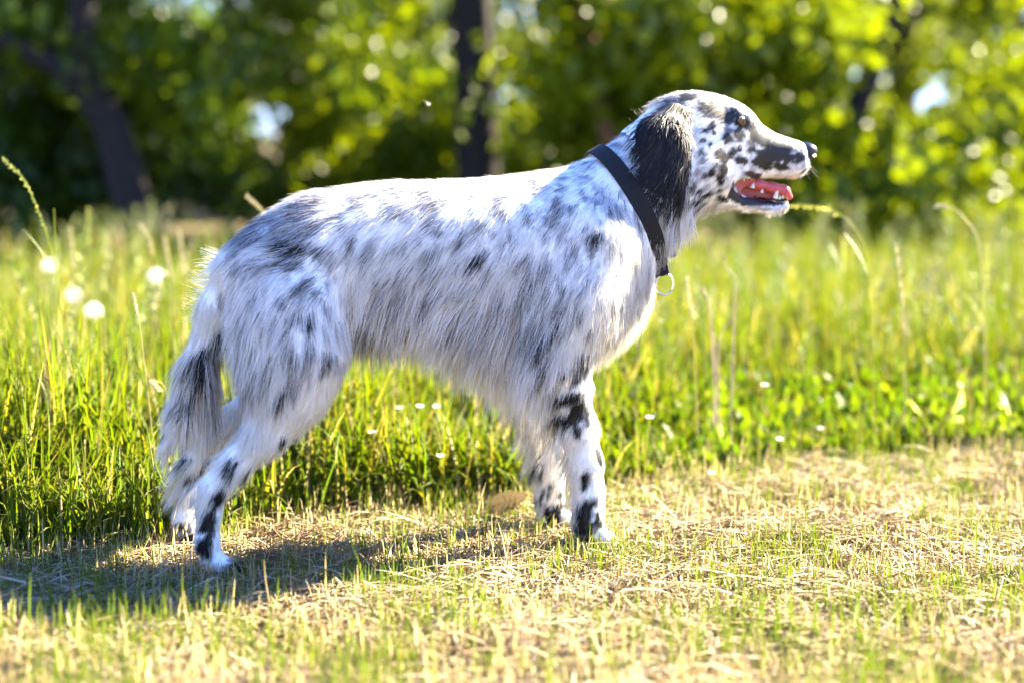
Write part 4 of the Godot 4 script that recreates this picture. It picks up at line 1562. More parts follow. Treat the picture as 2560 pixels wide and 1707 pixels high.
const TORSO := [
	[-0.5056, 0.4915, 0.0255, 0.035],
	[-0.4803, 0.4916, 0.0556, 0.068],
	[-0.4366, 0.4905, 0.0925, 0.092],
	[-0.3704, 0.5029, 0.1194, 0.105],
	[-0.2959, 0.517, 0.1179, 0.103],
	[-0.2206, 0.5238, 0.1193, 0.105],
	[-0.1444, 0.5179, 0.1261, 0.113],
	[-0.0672, 0.5054, 0.1411, 0.122],
	[0.011, 0.4972, 0.1562, 0.127],
	[0.0904, 0.4986, 0.1649, 0.124],
	[0.1626, 0.5062, 0.1569, 0.11],
	[0.2113, 0.508, 0.1266, 0.088],
	[0.244, 0.4988, 0.0777, 0.055],
	[0.258, 0.4949, 0.035, 0.025],
]
const HEAD := [
	[0.2407, 0.6764, 0.046, 0.03],
	[0.2626, 0.69, 0.0767, 0.046],
	[0.2952, 0.6959, 0.0907, 0.056],
	[0.3404, 0.6996, 0.0948, 0.06],
	[0.3819, 0.7003, 0.0913, 0.057],
	[0.4169, 0.7011, 0.0799, 0.05],
	[0.4404, 0.6996, 0.0661, 0.043],
	[0.459, 0.6933, 0.0506, 0.037],
	[0.487, 0.6855, 0.0414, 0.033],
	[0.521, 0.6803, 0.0357, 0.0305],
	[0.5407, 0.679, 0.0306, 0.027],
	[0.5527, 0.6782, 0.022, 0.018],
	[0.5578, 0.6774, 0.0134, 0.01],
]
const NECK := [
	[0.1663, 0.5621, 0, 0.0877],
	[0.2105, 0.6015, 0, 0.0833],
	[0.2589, 0.6495, 0, 0.0729],
	[0.3075, 0.6954, 0, 0.0684],
]
const JAW := [
	[0.3414, 0.6296, 0, 0.0253],
	[0.3915, 0.6121, 0, 0.0186],
	[0.4421, 0.5975, 0, 0.0126],
	[0.4845, 0.5915, 0, 0.0104],
	[0.5117, 0.5936, 0, 0.0082],
]
const EAR_NEAR := [
	[0.2732, 0.751, 0.058, 0.0283],
	[0.2456, 0.7076, 0.076, 0.0491],
	[0.2434, 0.6613, 0.079, 0.0506],
	[0.2576, 0.6364, 0.076, 0.0372],
]
const EAR_FAR := [
	[0.341, 0.7519, -0.058, 0.0253],
	[0.335, 0.7025, -0.074, 0.0387],
	[0.3379, 0.6629, -0.076, 0.0372],
	[0.3438, 0.6392, -0.073, 0.0253],
]
const BROW := [
	[0.3996, 0.759, 0.036, 0.0112],
	[0.4182, 0.7545, 0.035, 0.0097],
]
const CHEEK := [
	[0.3337, 0.6691, 0.04, 0.0268],
	[0.3609, 0.6497, 0.034, 0.0208],
]
const HIND_NEAR := [
	[-0.4241, 0.4773, 0.026, 0.058],
	[-0.405, 0.4177, 0.056, 0.0773],
	[-0.3909, 0.358, 0.078, 0.0684],
	[-0.4011, 0.2972, 0.083, 0.0506],
	[-0.4427, 0.2373, 0.085, 0.0342],
	[-0.4965, 0.1852, 0.085, 0.023],
	[-0.5335, 0.1456, 0.085, 0.0193],
	[-0.5394, 0.1038, 0.086, 0.0156],
	[-0.544, 0.0604, 0.087, 0.0156],
	[-0.5382, 0.0307, 0.087, 0.0171],
]
const HIND_FAR := [
	[-0.4162, 0.4757, -0.036, 0.061],
	[-0.3885, 0.4197, -0.066, 0.0714],
	[-0.3829, 0.3447, -0.088, 0.0535],
	[-0.4067, 0.2841, -0.088, 0.0401],
	[-0.4646, 0.233, -0.086, 0.0283],
	[-0.5219, 0.1896, -0.085, 0.0208],
	[-0.5525, 0.1528, -0.085, 0.0178],
	[-0.5624, 0.107, -0.086, 0.0149],
	[-0.5693, 0.0609, -0.087, 0.0149],
	[-0.5662, 0.0298, -0.087, 0.0156],
]
const FORE_NEAR := [
	[0.1288, 0.5369, 0.08, 0.0632],
	[0.0942, 0.4413, 0.092, 0.058],
	[0.0529, 0.3595, 0.088, 0.0409],
	[0.076, 0.2899, 0.082, 0.0372],
	[0.095, 0.2202, 0.08, 0.0305],
	[0.1099, 0.158, 0.079, 0.0275],
	[0.1173, 0.1036, 0.079, 0.0238],
	[0.116, 0.0571, 0.079, 0.023],
	[0.1177, 0.0353, 0.079, 0.0245],
]
const FORE_FAR := [
	[0.1635, 0.5265, -0.08, 0.0632],
	[0.1181, 0.4236, -0.092, 0.058],
	[0.0595, 0.3382, -0.088, 0.0409],
	[0.0702, 0.2749, -0.082, 0.0342],
	[0.0805, 0.2107, -0.08, 0.0283],
	[0.0886, 0.1462, -0.079, 0.0253],
	[0.0921, 0.0975, -0.079, 0.0223],
	[0.0922, 0.057, -0.079, 0.0208],
	[0.0947, 0.0324, -0.079, 0.0201],
]
const TAIL := [
	[-0.4802, 0.4947, 0, 0.0297],
	[-0.5141, 0.4379, 0.01, 0.0238],
	[-0.5463, 0.3487, 0.02, 0.0223],
	[-0.577, 0.27, 0.025, 0.0178],
	[-0.6092, 0.2018, 0.025, 0.0082],
]
const TOES_FORE_NEAR := [
	[0.1263, 0.029, 0.067, 0.0139],
	[0.1539, 0.0141, 0.0572, 0.0126],
	[0.1238, 0.0309, 0.075, 0.0139],
	[0.1587, 0.0171, 0.0717, 0.0126],
	[0.1213, 0.0329, 0.083, 0.0139],
	[0.1539, 0.0207, 0.0863, 0.0126],
	[0.1187, 0.0348, 0.091, 0.0139],
	[0.1397, 0.0249, 0.1008, 0.0126],
]
const TOES_FORE_FAR := [
	[0.1007, 0.0328, -0.091, 0.0131],
	[0.1278, 0.0185, -0.1008, 0.0119],
	[0.0984, 0.0346, -0.083, 0.0131],
	[0.1328, 0.0214, -0.0863, 0.0119],
	[0.096, 0.0365, -0.075, 0.0131],
	[0.1284, 0.0247, -0.0717, 0.0119],
	[0.0937, 0.0383, -0.067, 0.0131],
	[0.1147, 0.0286, -0.0572, 0.0119],
]
const TOES_HIND_NEAR := [
	[-0.5301, 0.0215, 0.075, 0.0139],
	[-0.5035, 0.0077, 0.0652, 0.0126],
	[-0.5308, 0.0234, 0.083, 0.0139],
	[-0.4949, 0.0107, 0.0797, 0.0126],
	[-0.5315, 0.0254, 0.091, 0.0139],
	[-0.4964, 0.0143, 0.0943, 0.0126],
	[-0.5323, 0.0273, 0.099, 0.0139],
	[-0.5078, 0.0186, 0.1087, 0.0126],
]
const TOES_HIND_FAR := [
	[-0.5617, 0.0223, -0.0985, 0.0131],
	[-0.5362, 0.0092, -0.108, 0.0119],
	[-0.5623, 0.0241, -0.0909, 0.0131],
	[-0.5277, 0.0119, -0.094, 0.0119],
	[-0.5629, 0.0259, -0.0831, 0.0131],
	[-0.5289, 0.0152, -0.08, 0.0119],
	[-0.5635, 0.0277, -0.0754, 0.0131],
	[-0.5397, 0.0191, -0.066, 0.0119],
]
const MOUTH_CUT := [
	[0.4057, 0.6346, 0.03, 0.0126],
	[0.4308, 0.6267, 0.03, 0.0178],
	[0.4626, 0.6233, 0.03, 0.0186],
	[0.4962, 0.623, 0.03, 0.0171],
	[0.5385, 0.6227, 0.03, 0.0164],
]
const BARE := [
	[0.389, 0.6394, 0.03, 0.4001, 0.6167, 0.024, 0.0097, 0.012, 0.011, 0.013],
	[0.3977, 0.617, 0.03, 0.4253, 0.6041, 0.024, 0.0097, 0.012, 0.011, 0.013],
	[0.4228, 0.6043, 0.03, 0.4571, 0.6045, 0.024, 0.0097, 0.012, 0.011, 0.013],
	[0.4546, 0.6048, 0.03, 0.4807, 0.6027, 0.024, 0.0097, 0.012, 0.011, 0.013],
	[0.4781, 0.603, 0.03, 0.5018, 0.6033, 0.024, 0.0097, 0.012, 0.011, 0.013],
	[0.3882, 0.6395, 0.032, 0.4037, 0.6538, 0.026, 0.0067, 0.012, 0.011, 0.013],
	[0.4012, 0.654, 0.032, 0.4261, 0.6545, 0.026, 0.0067, 0.012, 0.011, 0.013],
	[0.4236, 0.6546, 0.032, 0.4513, 0.6466, 0.026, 0.0067, 0.012, 0.011, 0.013],
	[0.4488, 0.6467, 0.032, 0.4892, 0.6401, 0.026, 0.0052, 0.012, 0.011, 0.013],
	[0.4866, 0.6403, 0.032, 0.5271, 0.6461, 0.026, 0.0052, 0.012, 0.011, 0.013],
	[0.5244, 0.6462, 0.032, 0.548, 0.66, 0.026, 0.0052, 0.012, 0.011, 0.013],
	[0.4247, 0.6336, 0, 0.4712, 0.6223, 0, 0.0193, 0.42, 0.12, 0.11],
	[0.4712, 0.6223, 0, 0.5094, 0.6219, 0, 0.0149, 0.3, 0.07, 0.08],
	[0.5609, 0.6947, 0, 0.5611, 0.6829, 0, 0.0178, 0.012, 0.011, 0.013],
]
const MOUTH_BACK := [
	[0.4212, 0.6332, -0.016, 0.0178],
	[0.4611, 0.6234, -0.016, 0.0178],
	[0.494, 0.6146, -0.013, 0.0126],
]
const COMB := [
	[-0.4134, 0.6092, 0.06, -0.932, -0.3624, 0.028],
	[-0.3248, 0.6403, 0.05, -0.9766, -0.2149, 0.026],
	[-0.2218, 0.6467, 0.05, -0.9842, -0.1772, 0.026],
	[-0.117, 0.6481, 0.05, -0.9806, -0.1961, 0.026],
	[-0.0103, 0.6548, 0.05, -0.963, -0.2696, 0.026],
	[0.0827, 0.6631, 0.05, -0.8944, -0.4472, 0.026],
	[0.1297, 0.6666, 0.05, -0.6247, -0.7809, 0.028],
	[-0.3835, 0.5892, 0.1, -0.9048, -0.4258, 0.042],
	[-0.3047, 0.5882, 0.1, -0.824, -0.5665, 0.04],
	[-0.2322, 0.5801, 0.1, -0.7507, -0.6606, 0.04],
	[-0.1608, 0.5869, 0.11, -0.727, -0.6866, 0.04],
	[-0.0891, 0.5792, 0.12, -0.6222, -0.7828, 0.04],
	[-0.0141, 0.6, 0.12, -0.507, -0.8619, 0.038],
	[0.0466, 0.592, 0.12, -0.4229, -0.9062, 0.036],
	[0.1065, 0.5978, 0.1, -0.3011, -0.9536, 0.036],
	[0.1643, 0.5967, 0.09, -0.1191, -0.9929, 0.04],
	[0.2149, 0.5115, 0.06, -0.0499, -0.9988, 0.042],
	[0.0807, 0.4952, 0.11, -0.3011, -0.9536, 0.04],
	[0.1652, 0.477, 0.09, -0.1191, -0.9929, 0.04],
	[-0.2347, 0.5161, 0.11, -0.6222, -0.7828, 0.055],
	[-0.1634, 0.5154, 0.12, -0.6, -0.8, 0.055],
	[-0.0892, 0.4995, 0.12, -0.5524, -0.8336, 0.055],
	[-0.014, 0.4979, 0.12, -0.4229, -0.9062, 0.055],
	[-0.2625, 0.4582, 0.1, -0.3457, -0.9383, 0.075],
	[-0.1964, 0.4493, 0.1, -0.4229, -0.9062, 0.085],
	[-0.1244, 0.4338, 0.11, -0.4229, -0.9062, 0.095],
	[-0.0492, 0.4171, 0.11, -0.3818, -0.9243, 0.1],
	[0.0146, 0.4069, 0.1, -0.3281, -0.9446, 0.08],
	[-0.2424, 0.4067, 0.03, -0.0499, -0.9988, 0.08],
	[-0.2685, 0.4133, 0.05, -0.0995, -0.995, 0.085],
	[-0.1821, 0.4013, 0.03, -0.0995, -0.995, 0.075],
	[-0.1058, 0.3727, 0.03, -0.0599, -0.9982, 0.095],
	[-0.0284, 0.3513, 0.03, 0, -1, 0.115],
	[0.0344, 0.3378, 0.03, 0.02, -0.9998, 0.12],
	[0.082, 0.3401, 0.03, 0, -1, 0.06],
	[0.1299, 0.3423, 0.03, -0.0995, -0.995, 0.045],
	[0.1137, 0.366, 0.03, -0.0995, -0.995, 0.045],
	[-0.2932, 0.4869, 0.09, -0.0499, -0.9988, 0.05],
	[-0.4451, 0.5678, 0.08, -0.8619, -0.507, 0.04],
	[-0.4057, 0.5293, 0.1, -0.9842, -0.1772, 0.055],
	[-0.3633, 0.5035, 0.1, -0.8944, -0.4472, 0.045],
	[-0.4742, 0.5185, 0.08, -0.6, -0.8, 0.045],
	[-0.4869, 0.4815, 0.06, -0.3457, -0.9383, 0.05],
	[-0.4177, 0.4717, 0.13, -0.3011, -0.9536, 0.045],
	[-0.3546, 0.4276, 0.13, -0.1483, -0.9889, 0.042],
	[-0.3217, 0.3729, 0.1, -0.1961, -0.9806, 0.03],
	[-0.391, 0.3645, 0.13, -0.2496, -0.9684, 0.04],
	[-0.4505, 0.3914, 0.1, -0.1483, -0.9889, 0.07],
	[-0.4755, 0.3998, 0.04, -0.0995, -0.995, 0.085],
	[-0.4753, 0.3368, 0.06, -0.1191, -0.9929, 0.1],
	[-0.4559, 0.2793, 0.07, -0.3011, -0.9536, 0.08],
	[-0.4473, 0.308, 0.12, -0.3011, -0.9536, 0.055],
	[-0.398, 0.2773, 0.12, -0.507, -0.8619, 0.028],
	[-0.4405, 0.2125, 0.11, -0.6, -0.8, 0.025],
	[-0.4929, 0.1987, 0.1, -0.4983, -0.867, 0.045],
	[-0.5114, 0.1561, 0.1, -0.3987, -0.9171, 0.028],
	[-0.5496, 0.1417, 0.09, -0.4472, -0.8944, 0.04],
	[-0.5301, 0.1063, 0.1, -0.1961, -0.9806, 0.016],
	[-0.5476, 0.0687, 0.09, -0.2425, -0.9701, 0.022],
	[-0.528, 0.0332, 0.1, 0.0995, -0.995, 0.013],
	[-0.4952, 0.014, 0.09, 0.6, -0.8, 0.008],
	[-0.5084, 0.5012, 0.03, -0.3457, -0.9383, 0.05],
	[-0.5273, 0.4438, 0.03, -0.2425, -0.9701, 0.07],
	[-0.5392, 0.3861, 0.03, -0.1191, -0.9929, 0.11],
	[-0.5546, 0.3356, 0.03, 0, -1, 0.14],
	[-0.5772, 0.2781, 0.03, -0.0995, -0.995, 0.075],
	[-0.5997, 0.2279, 0.03, -0.2425, -0.9701, 0.04],
	[-0.6167, 0.1994, 0.03, -0.2425, -0.9701, 0.04],
	[0.0703, 0.4074, 0.12, -0.3011, -0.9536, 0.036],
	[0.0933, 0.4439, 0.12, -0.1961, -0.9806, 0.036],
	[0.1311, 0.3885, 0.1, -0.1961, -0.9806, 0.034],
	[0.0238, 0.3463, 0.095, -0.3011, -0.9536, 0.1],
	[0.066, 0.3093, 0.11, -0.3522, -0.9359, 0.026],
	[0.1043, 0.2838, 0.1, -0.1483, -0.9889, 0.014],
	[0.0445, 0.2897, 0.072, -0.2, -0.9798, 0.1],
	[0.0714, 0.2839, 0.118, -0.3011, -0.9536, 0.017],
	[0.0812, 0.2487, 0.112, -0.3011, -0.9536, 0.015],
	[0.0898, 0.2102, 0.11, -0.3011, -0.9536, 0.014],
	[0.0969, 0.1639, 0.108, -0.3011, -0.9536, 0.013],
	[0.1032, 0.1174, 0.106, -0.2019, -0.9794, 0.011],
	[0.0615, 0.2651, 0.115, -0.3522, -0.9359, 0.02],
	[0.0552, 0.3148, 0.12, -0.3522, -0.9359, 0.026],
	[0.0967, 0.2234, 0.1, -0.3489, -0.9371, 0.018],
	[0.0562, 0.2318, 0.07, -0.2496, -0.9684, 0.085],
	[0.1238, 0.1747, 0.09, -0.0995, -0.995, 0.011],
	[0.077, 0.1656, 0.07, -0.3489, -0.9371, 0.06],
	[0.1282, 0.1052, 0.09, -0.0995, -0.995, 0.01],
	[0.0956, 0.1049, 0.08, -0.3489, -0.9371, 0.045],
	[0.1205, 0.0593, 0.09, -0.0499, -0.9988, 0.01],
	[0.0982, 0.0584, 0.08, -0.3011, -0.9536, 0.022],
	[0.1479, 0.0205, 0.08, 0.3011, -0.9536, 0.012],
	[0.1064, 0.0375, 0.11, -0.0995, -0.995, 0.016],
	[0.0165, 0.2994, 0.08, -0.3011, -0.9536, 0.085],
	[0.0267, 0.2384, 0.08, -0.4061, -0.9138, 0.08],
	[0.0284, 0.1774, 0.08, -0.5524, -0.8336, 0.07],
	[0.0324, 0.1237, 0.08, -0.4983, -0.867, 0.045],
	[0.0459, 0.0845, 0.08, -0.1961, -0.9806, 0.014],
	[-0.5767, 0.1937, 0.09, -0.4983, -0.867, 0.05],
	[-0.5866, 0.1581, 0.09, -0.5524, -0.8336, 0.075],
	[-0.5888, 0.122, 0.09, -0.5524, -0.8336, 0.05],
	[-0.5792, 0.0779, 0.09, -0.0995, -0.995, 0.014],
	[0.2312, 0.434, 0.05, -0.1191, -0.9929, 0.05],
	[0.1921, 0.367, 0.06, -0.3011, -0.9536, 0.05],
	[0.1556, 0.3363, 0.05, -0.1961, -0.9806, 0.045],
	[0.1644, 0.685, 0.04, -0.7557, -0.6549, 0.03],
	[0.196, 0.7187, 0.04, -0.7557, -0.6549, 0.03],
	[0.1752, 0.6409, 0.08, -0.4472, -0.8944, 0.032],
	[0.2153, 0.5807, 0.08, -0.3011, -0.9536, 0.035],
	[0.2704, 0.5866, 0.06, -0.0995, -0.995, 0.06],
	[0.3143, 0.5928, 0.04, -0.1483, -0.9889, 0.055],
	[0.2459, 0.5325, 0.04, -0.3011, -0.9536, 0.05],
	[0.3385, 0.596, 0.03, -0.6, -0.8, 0.025],
	[0.2593, 0.7865, 0.04, -0.9138, -0.4061, 0.02],
	[0.3277, 0.7953, 0.03, -0.9889, -0.1483, 0.014],
	[0.3768, 0.7895, 0.03, -0.9536, -0.3011, 0.011],
	[0.3329, 0.7526, 0.06, -0.8619, -0.507, 0.014],
	[0.3255, 0.6998, 0.06, -0.8, -0.6, 0.013],
	[0.3864, 0.7148, 0.05, -0.9138, -0.4061, 0.009],
	[0.3547, 0.6387, 0.05, -0.7557, -0.6549, 0.016],
	[0.3307, 0.6084, 0.05, -0.7071, -0.7071, 0.022],
	[0.4268, 0.7607, 0.03, -0.848, -0.53, 0.008],
	[0.4589, 0.7069, 0.035, -0.9671, -0.2545, 0.0055],
	[0.5116, 0.6952, 0.03, -0.9536, -0.3011, 0.0045],
	[0.4955, 0.6603, 0.03, -0.8619, -0.507, 0.006],
	[0.4242, 0.6725, 0.04, -0.9138, -0.4061, 0.007],
	[0.4507, 0.5904, 0.02, -0.9138, -0.4061, 0.008],
	[0.5057, 0.5878, 0.01, -0.1961, -0.9806, 0.009],
	[0.5553, 0.6635, 0.01, -0.1961, -0.9806, 0.006],
]
const SPOTS := [
	[-0.3733, 0.6024, 0.0532, 0.0174, 25, 0.54, 1],
	[-0.4221, 0.5751, 0.0155, 0.0329, 60, 0.504, 1],
	[-0.3827, 0.5675, 0.058, 0.0155, 15, 0.504, 1],
	[-0.4641, 0.5584, 0.0329, 0.0155, 40, 0.54, 1],
	[-0.3916, 0.5412, 0.0599, 0.0126, -12, 0.612, 1],
	[-0.4213, 0.5196, 0.0329, 0.0135, 35, 0.54, 1],
	[-0.402, 0.5117, 0.0309, 0.0106, -10, 0.504, 1],
	[-0.457, 0.5128, 0.0193, 0.0155, 0, 0.36, 1],
	[-0.49, 0.5114, 0.0087, 0.0193, 10, 0.54, 1],
	[-0.3814, 0.4809, 0.0213, 0.0106, 40, 0.504, 1],
	[-0.4086, 0.4658, 0.0232, 0.0106, 45, 0.396, 1],
	[-0.3598, 0.4632, 0.0097, 0.0193, -10, 0.216, 1],
	[-0.4043, 0.4261, 0.0145, 0.0155, 0, 0.504, 1],
	[-0.3782, 0.4197, 0.0116, 0.0193, -15, 0.612, 1],
	[-0.4404, 0.4165, 0.0087, 0.0174, -10, 0.36, 1],
	[-0.4129, 0.3695, 0.0097, 0.0213, -5, 0.504, 1],
	[-0.3817, 0.3706, 0.0106, 0.0232, -10, 0.504, 1],
	[-0.4117, 0.3595, 0.0135, 0.0135, 0, 0.36, 1],
	[-0.3835, 0.3928, 0.0097, 0.0193, 0, 0.288, 1],
	[-0.4514, 0.3423, 0.0174, 0.0251, -20, 0.288, 1],
	[-0.4109, 0.3152, 0.0135, 0.029, -35, 0.432, 1],
	[-0.4771, 0.3177, 0.0116, 0.0271, -30, 0.432, 1],
	[-0.4275, 0.2979, 0.0075, 0.0183, -40, 0.7, 1],
	[-0.4552, 0.3311, 0.0135, 0.0251, -20, 0.288, 1],
	[-0.3571, 0.3419, 0.0048, 0.0155, -15, 0.576, 1],
	[-0.3883, 0.3573, 0.0116, 0.0174, -20, 0.36, 1],
	[-0.4183, 0.22, 0.0067, 0.0075, 0, 0.95, 1],
	[-0.4828, 0.1614, 0.0058, 0.01, -25, 0.95, 1],
	[-0.5086, 0.1816, 0.0108, 0.0117, 20, 0.95, 1],
	[-0.4971, 0.1926, 0.0083, 0.0117, -30, 0.4, 1],
	[-0.5265, 0.1325, 0.0108, 0.02, -20, 1, 1],
	[-0.5427, 0.1008, 0.0108, 0.0217, -25, 1, 1],
	[-0.5515, 0.081, 0.0075, 0.01, -40, 0.8, 1],
	[-0.5388, 0.0824, 0.0092, 0.0183, -15, 1, 1],
	[-0.5507, 0.054, 0.0133, 0.02, -20, 1, 1],
	[-0.5425, 0.0411, 0.0067, 0.0117, 0, 0.9, 1],
	[-0.4981, 0.0207, 0.0183, 0.0108, -20, 1, 1],
	[-0.511, 0.0186, 0.0117, 0.0067, 0, 0.8, 1],
	[-0.489, 0.0143, 0.0067, 0.005, 0, 0.9, 1],
	[-0.2872, 0.6147, 0.0174, 0.0193, 0, 0.324, 1],
	[-0.2313, 0.5966, 0.0213, 0.0116, 30, 0.432, 1],
	[-0.2053, 0.5935, 0.0155, 0.0135, 0, 0.432, 1],
	[-0.1677, 0.6134, 0.0251, 0.0116, 30, 0.504, 1],
	[-0.1833, 0.6291, 0.0213, 0.0077, 10, 0.36, 1],
	[-0.2213, 0.6323, 0.0251, 0.0077, 0, 0.432, 1],
	[-0.2578, 0.6228, 0.0193, 0.0077, 0, 0.36, 1],
	[-0.1578, 0.6007, 0.0135, 0.0213, -30, 0.396, 1],
	[-0.0483, 0.6101, 0.0116, 0.0213, -20, 0.468, 1],
	[-0.0878, 0.5688, 0.0193, 0.0126, 40, 0.36, 1],
	[-0.1199, 0.5432, 0.0116, 0.0213, -35, 0.396, 1],
	[-0.1623, 0.5755, 0.0174, 0.0174, -30, 0.36, 1],
	[-0.0932, 0.5166, 0.0232, 0.0116, 35, 0.684, 1],
	[-0.1711, 0.5232, 0.0193, 0.0126, 25, 0.54, 1],
	[-0.1683, 0.492, 0.0251, 0.0126, 20, 0.36, 1],
	[-0.2191, 0.4902, 0.0193, 0.0174, 0, 0.324, 1],
	[-0.2719, 0.53, 0.0126, 0.0116, 30, 0.432, 1],
	[-0.2135, 0.5448, 0.0193, 0.0077, 40, 0.252, 1],
	[0.0529, 0.6033, 0.0135, 0.0213, -10, 0.504, 1],
	[0.0406, 0.5784, 0.0155, 0.0193, -30, 0.396, 1],
	[0.0265, 0.6403, 0.0097, 0.0213, -20, 0.468, 1],
	[0.0408, 0.6344, 0.0135, 0.0097, 0, 0.288, 1],
	[0.1059, 0.5506, 0.0193, 0.0135, 20, 0.648, 1],
	[0.0982, 0.5396, 0.0097, 0.0174, -20, 0.36, 1],
	[0.0721, 0.5297, 0.0097, 0.0174, -20, 0.432, 1],
	[0.0558, 0.5624, 0.0116, 0.0193, -20, 0.324, 1],
	[0.1455, 0.6001, 0.0174, 0.029, 30, 0.432, 1],
	[0.1338, 0.6241, 0.0097, 0.0193, 35, 0.432, 1],
	[0.1281, 0.669, 0.0097, 0.0077, 0, 0.36, 1],
	[0.1003, 0.6412, 0.0097, 0.0174, 0, 0.252, 1],
	[0.0224, 0.4983, 0.0135, 0.0232, -20, 0.36, 1],
	[-0.0081, 0.5121, 0.0087, 0.0193, -20, 0.324, 1],
	[0.0583, 0.5138, 0.0087, 0.0193, -10, 0.324, 1],
	[0.0946, 0.4879, 0.0097, 0.0232, 0, 0.288, 1],
	[0.1571, 0.4523, 0.0116, 0.0213, -20, 0.432, 1],
	[0.1374, 0.4721, 0.0087, 0.0174, -20, 0.288, 1],
	[0.0778, 0.4594, 0.0068, 0.0232, -15, 0.324, 1],
	[0.1856, 0.5062, 0.0097, 0.0251, -10, 0.36, 1],
	[0.0408, 0.4332, 0.0135, 0.0232, -25, 0.432, 1],
	[0.0686, 0.4213, 0.0135, 0.0174, -20, 0.324, 1],
	[-0.1232, 0.459, 0.0135, 0.0251, -30, 0.288, 1],
	[-0.0134, 0.4616, 0.0135, 0.0251, -20, 0.36, 1],
	[-0.0264, 0.4297, 0.0155, 0.0309, -20, 0.36, 1],
	[-0.0035, 0.3936, 0.0193, 0.0329, -20, 0.468, 1],
	[-0.0643, 0.4249, 0.0135, 0.0329, -25, 0.288, 1],
	[-0.1192, 0.411, 0.0193, 0.029, -20, 0.288, 1],
	[-0.1727, 0.4423, 0.0174, 0.029, -25, 0.288, 1],
	[-0.0795, 0.3885, 0.0232, 0.029, -15, 0.288, 1],
	[-0.2216, 0.4513, 0.0155, 0.0329, -15, 0.288, 1],
	[-0.258, 0.4594, 0.0135, 0.0329, -10, 0.252, 1],
	[-0.2723, 0.3943, 0.0232, 0.029, 0, 0.432, 1],
	[-0.2358, 0.3787, 0.0155, 0.0193, 0, 0.288, 1],
	[0.0806, 0.3447, 0.0087, 0.0087, 0, 0.95, 1],
	[0.0954, 0.3367, 0.0087, 0.0135, -20, 0.85, 1],
	[0.0784, 0.3133, 0.0106, 0.0135, -30, 0.95, 1],
	[0.0543, 0.3172, 0.0116, 0.0087, 40, 0.9, 1],
	[0.0677, 0.2746, 0.029, 0.0126, 15, 1, 1],
	[0.0856, 0.2558, 0.0164, 0.0232, 0, 1, 1],
	[0.0624, 0.2341, 0.0309, 0.0135, 15, 1, 1],
	[0.0843, 0.218, 0.0087, 0.0116, 0, 0.95, 1],
	[0.1037, 0.246, 0.0077, 0.0213, 0, 0.9, 1],
	[0.0366, 0.2916, 0.0126, 0.0077, 0, 0.8, 1],
	[0.0165, 0.3238, 0.0135, 0.0193, -30, 0.55, 1],
	[0.031, 0.3889, 0.0097, 0.0232, -30, 0.612, 1],
	[0.0103, 0.365, 0.0106, 0.0213, -35, 0.612, 1],
	[0.1269, 0.174, 0.0077, 0.0174, 25, 1, 1],
	[0.1333, 0.1591, 0.0058, 0.0097, 0, 0.9, 1],
	[0.1027, 0.1339, 0.0077, 0.0155, 0, 1, 1],
	[0.0996, 0.1179, 0.0048, 0.0097, 0, 0.8, 1],
	[0.1108, 0.0881, 0.0155, 0.0087, 20, 0.95, 1],
	[0.1014, 0.0694, 0.0145, 0.0251, -12, 1, 1],
	[0.1047, 0.0423, 0.0193, 0.0174, 0, 1, 1],
	[0.1284, 0.0563, 0.0077, 0.0193, 20, 0.95, 1],
	[0.1485, 0.0242, 0.0087, 0.0058, 0, 0.9, 1],
	[0.1096, 0.0235, 0.0213, 0.0077, 0, 0.85, 1],
	[0.0928, 0.384, 0.0097, 0.0068, 20, 0.504, 1],
	[0.1255, 0.3973, 0.0116, 0.0068, 30, 0.288, 1],
	[0.0579, 0.4067, 0.0135, 0.0193, -30, 0.288, 1],
	[0.112, 0.4351, 0.0097, 0.0174, -20, 0.252, 1],
	[0.1721, 0.5384, 0.0097, 0.0174, 0, 0.216, 1],
	[0.355, 0.764, 0.0456, 0.0178, -12, 1, 1],
	[0.374, 0.7489, 0.0228, 0.0107, -10, 0.77, 1],
	[0.3117, 0.7887, 0.0263, 0.0089, 10, 0.825, 1],
	[0.2861, 0.7788, 0.0351, 0.0161, 10, 0.605, 1],
	[0.3384, 0.7888, 0.0395, 0.0089, -8, 0.55, 1],
	[0.3751, 0.7815, 0.0263, 0.008, -15, 0.55, 1],
	[0.3507, 0.7814, 0.0263, 0.0071, -10, 0.55, 1],
	[0.3918, 0.7588, 0.0193, 0.0125, -20, 0.88, 1],
	[0.344, 0.7391, 0.0149, 0.0071, 35, 1, 1],
	[0.3287, 0.73, 0.007, 0.0054, 30, 0.77, 1],
	[0.3482, 0.7262, 0.0061, 0.0036, 30, 1, 1],
	[0.4077, 0.7437, 0.0211, 0.0152, -10, 1, 1],
	[0.3775, 0.73, 0.014, 0.0071, -10, 0.66, 1],
	[0.3753, 0.7163, 0.014, 0.0116, 0, 1, 1],
	[0.3989, 0.7239, 0.0175, 0.0152, 0, 1, 1],
	[0.4319, 0.7254, 0.014, 0.0232, 15, 1, 1],
	[0.4555, 0.7108, 0.0298, 0.0161, -20, 1, 1],
	[0.485, 0.7007, 0.0386, 0.0152, -14, 1, 1],
	[0.4643, 0.6869, 0.0351, 0.0143, -5, 1, 1],
	[0.4962, 0.6852, 0.0298, 0.0143, -10, 1, 1],
	[0.4266, 0.6956, 0.0123, 0.0062, 0, 0.99, 1],
	[0.4264, 0.7071, 0.0123, 0.0143, 0, 0.66, 1],
	[0.3994, 0.6988, 0.007, 0.0071, 0, 1, 1],
	[0.3586, 0.6883, 0.014, 0.0116, 0, 1, 1],
	[0.3823, 0.689, 0.0167, 0.0089, 30, 1, 1],
	[0.3685, 0.6784, 0.0123, 0.0089, 0, 0.935, 1],
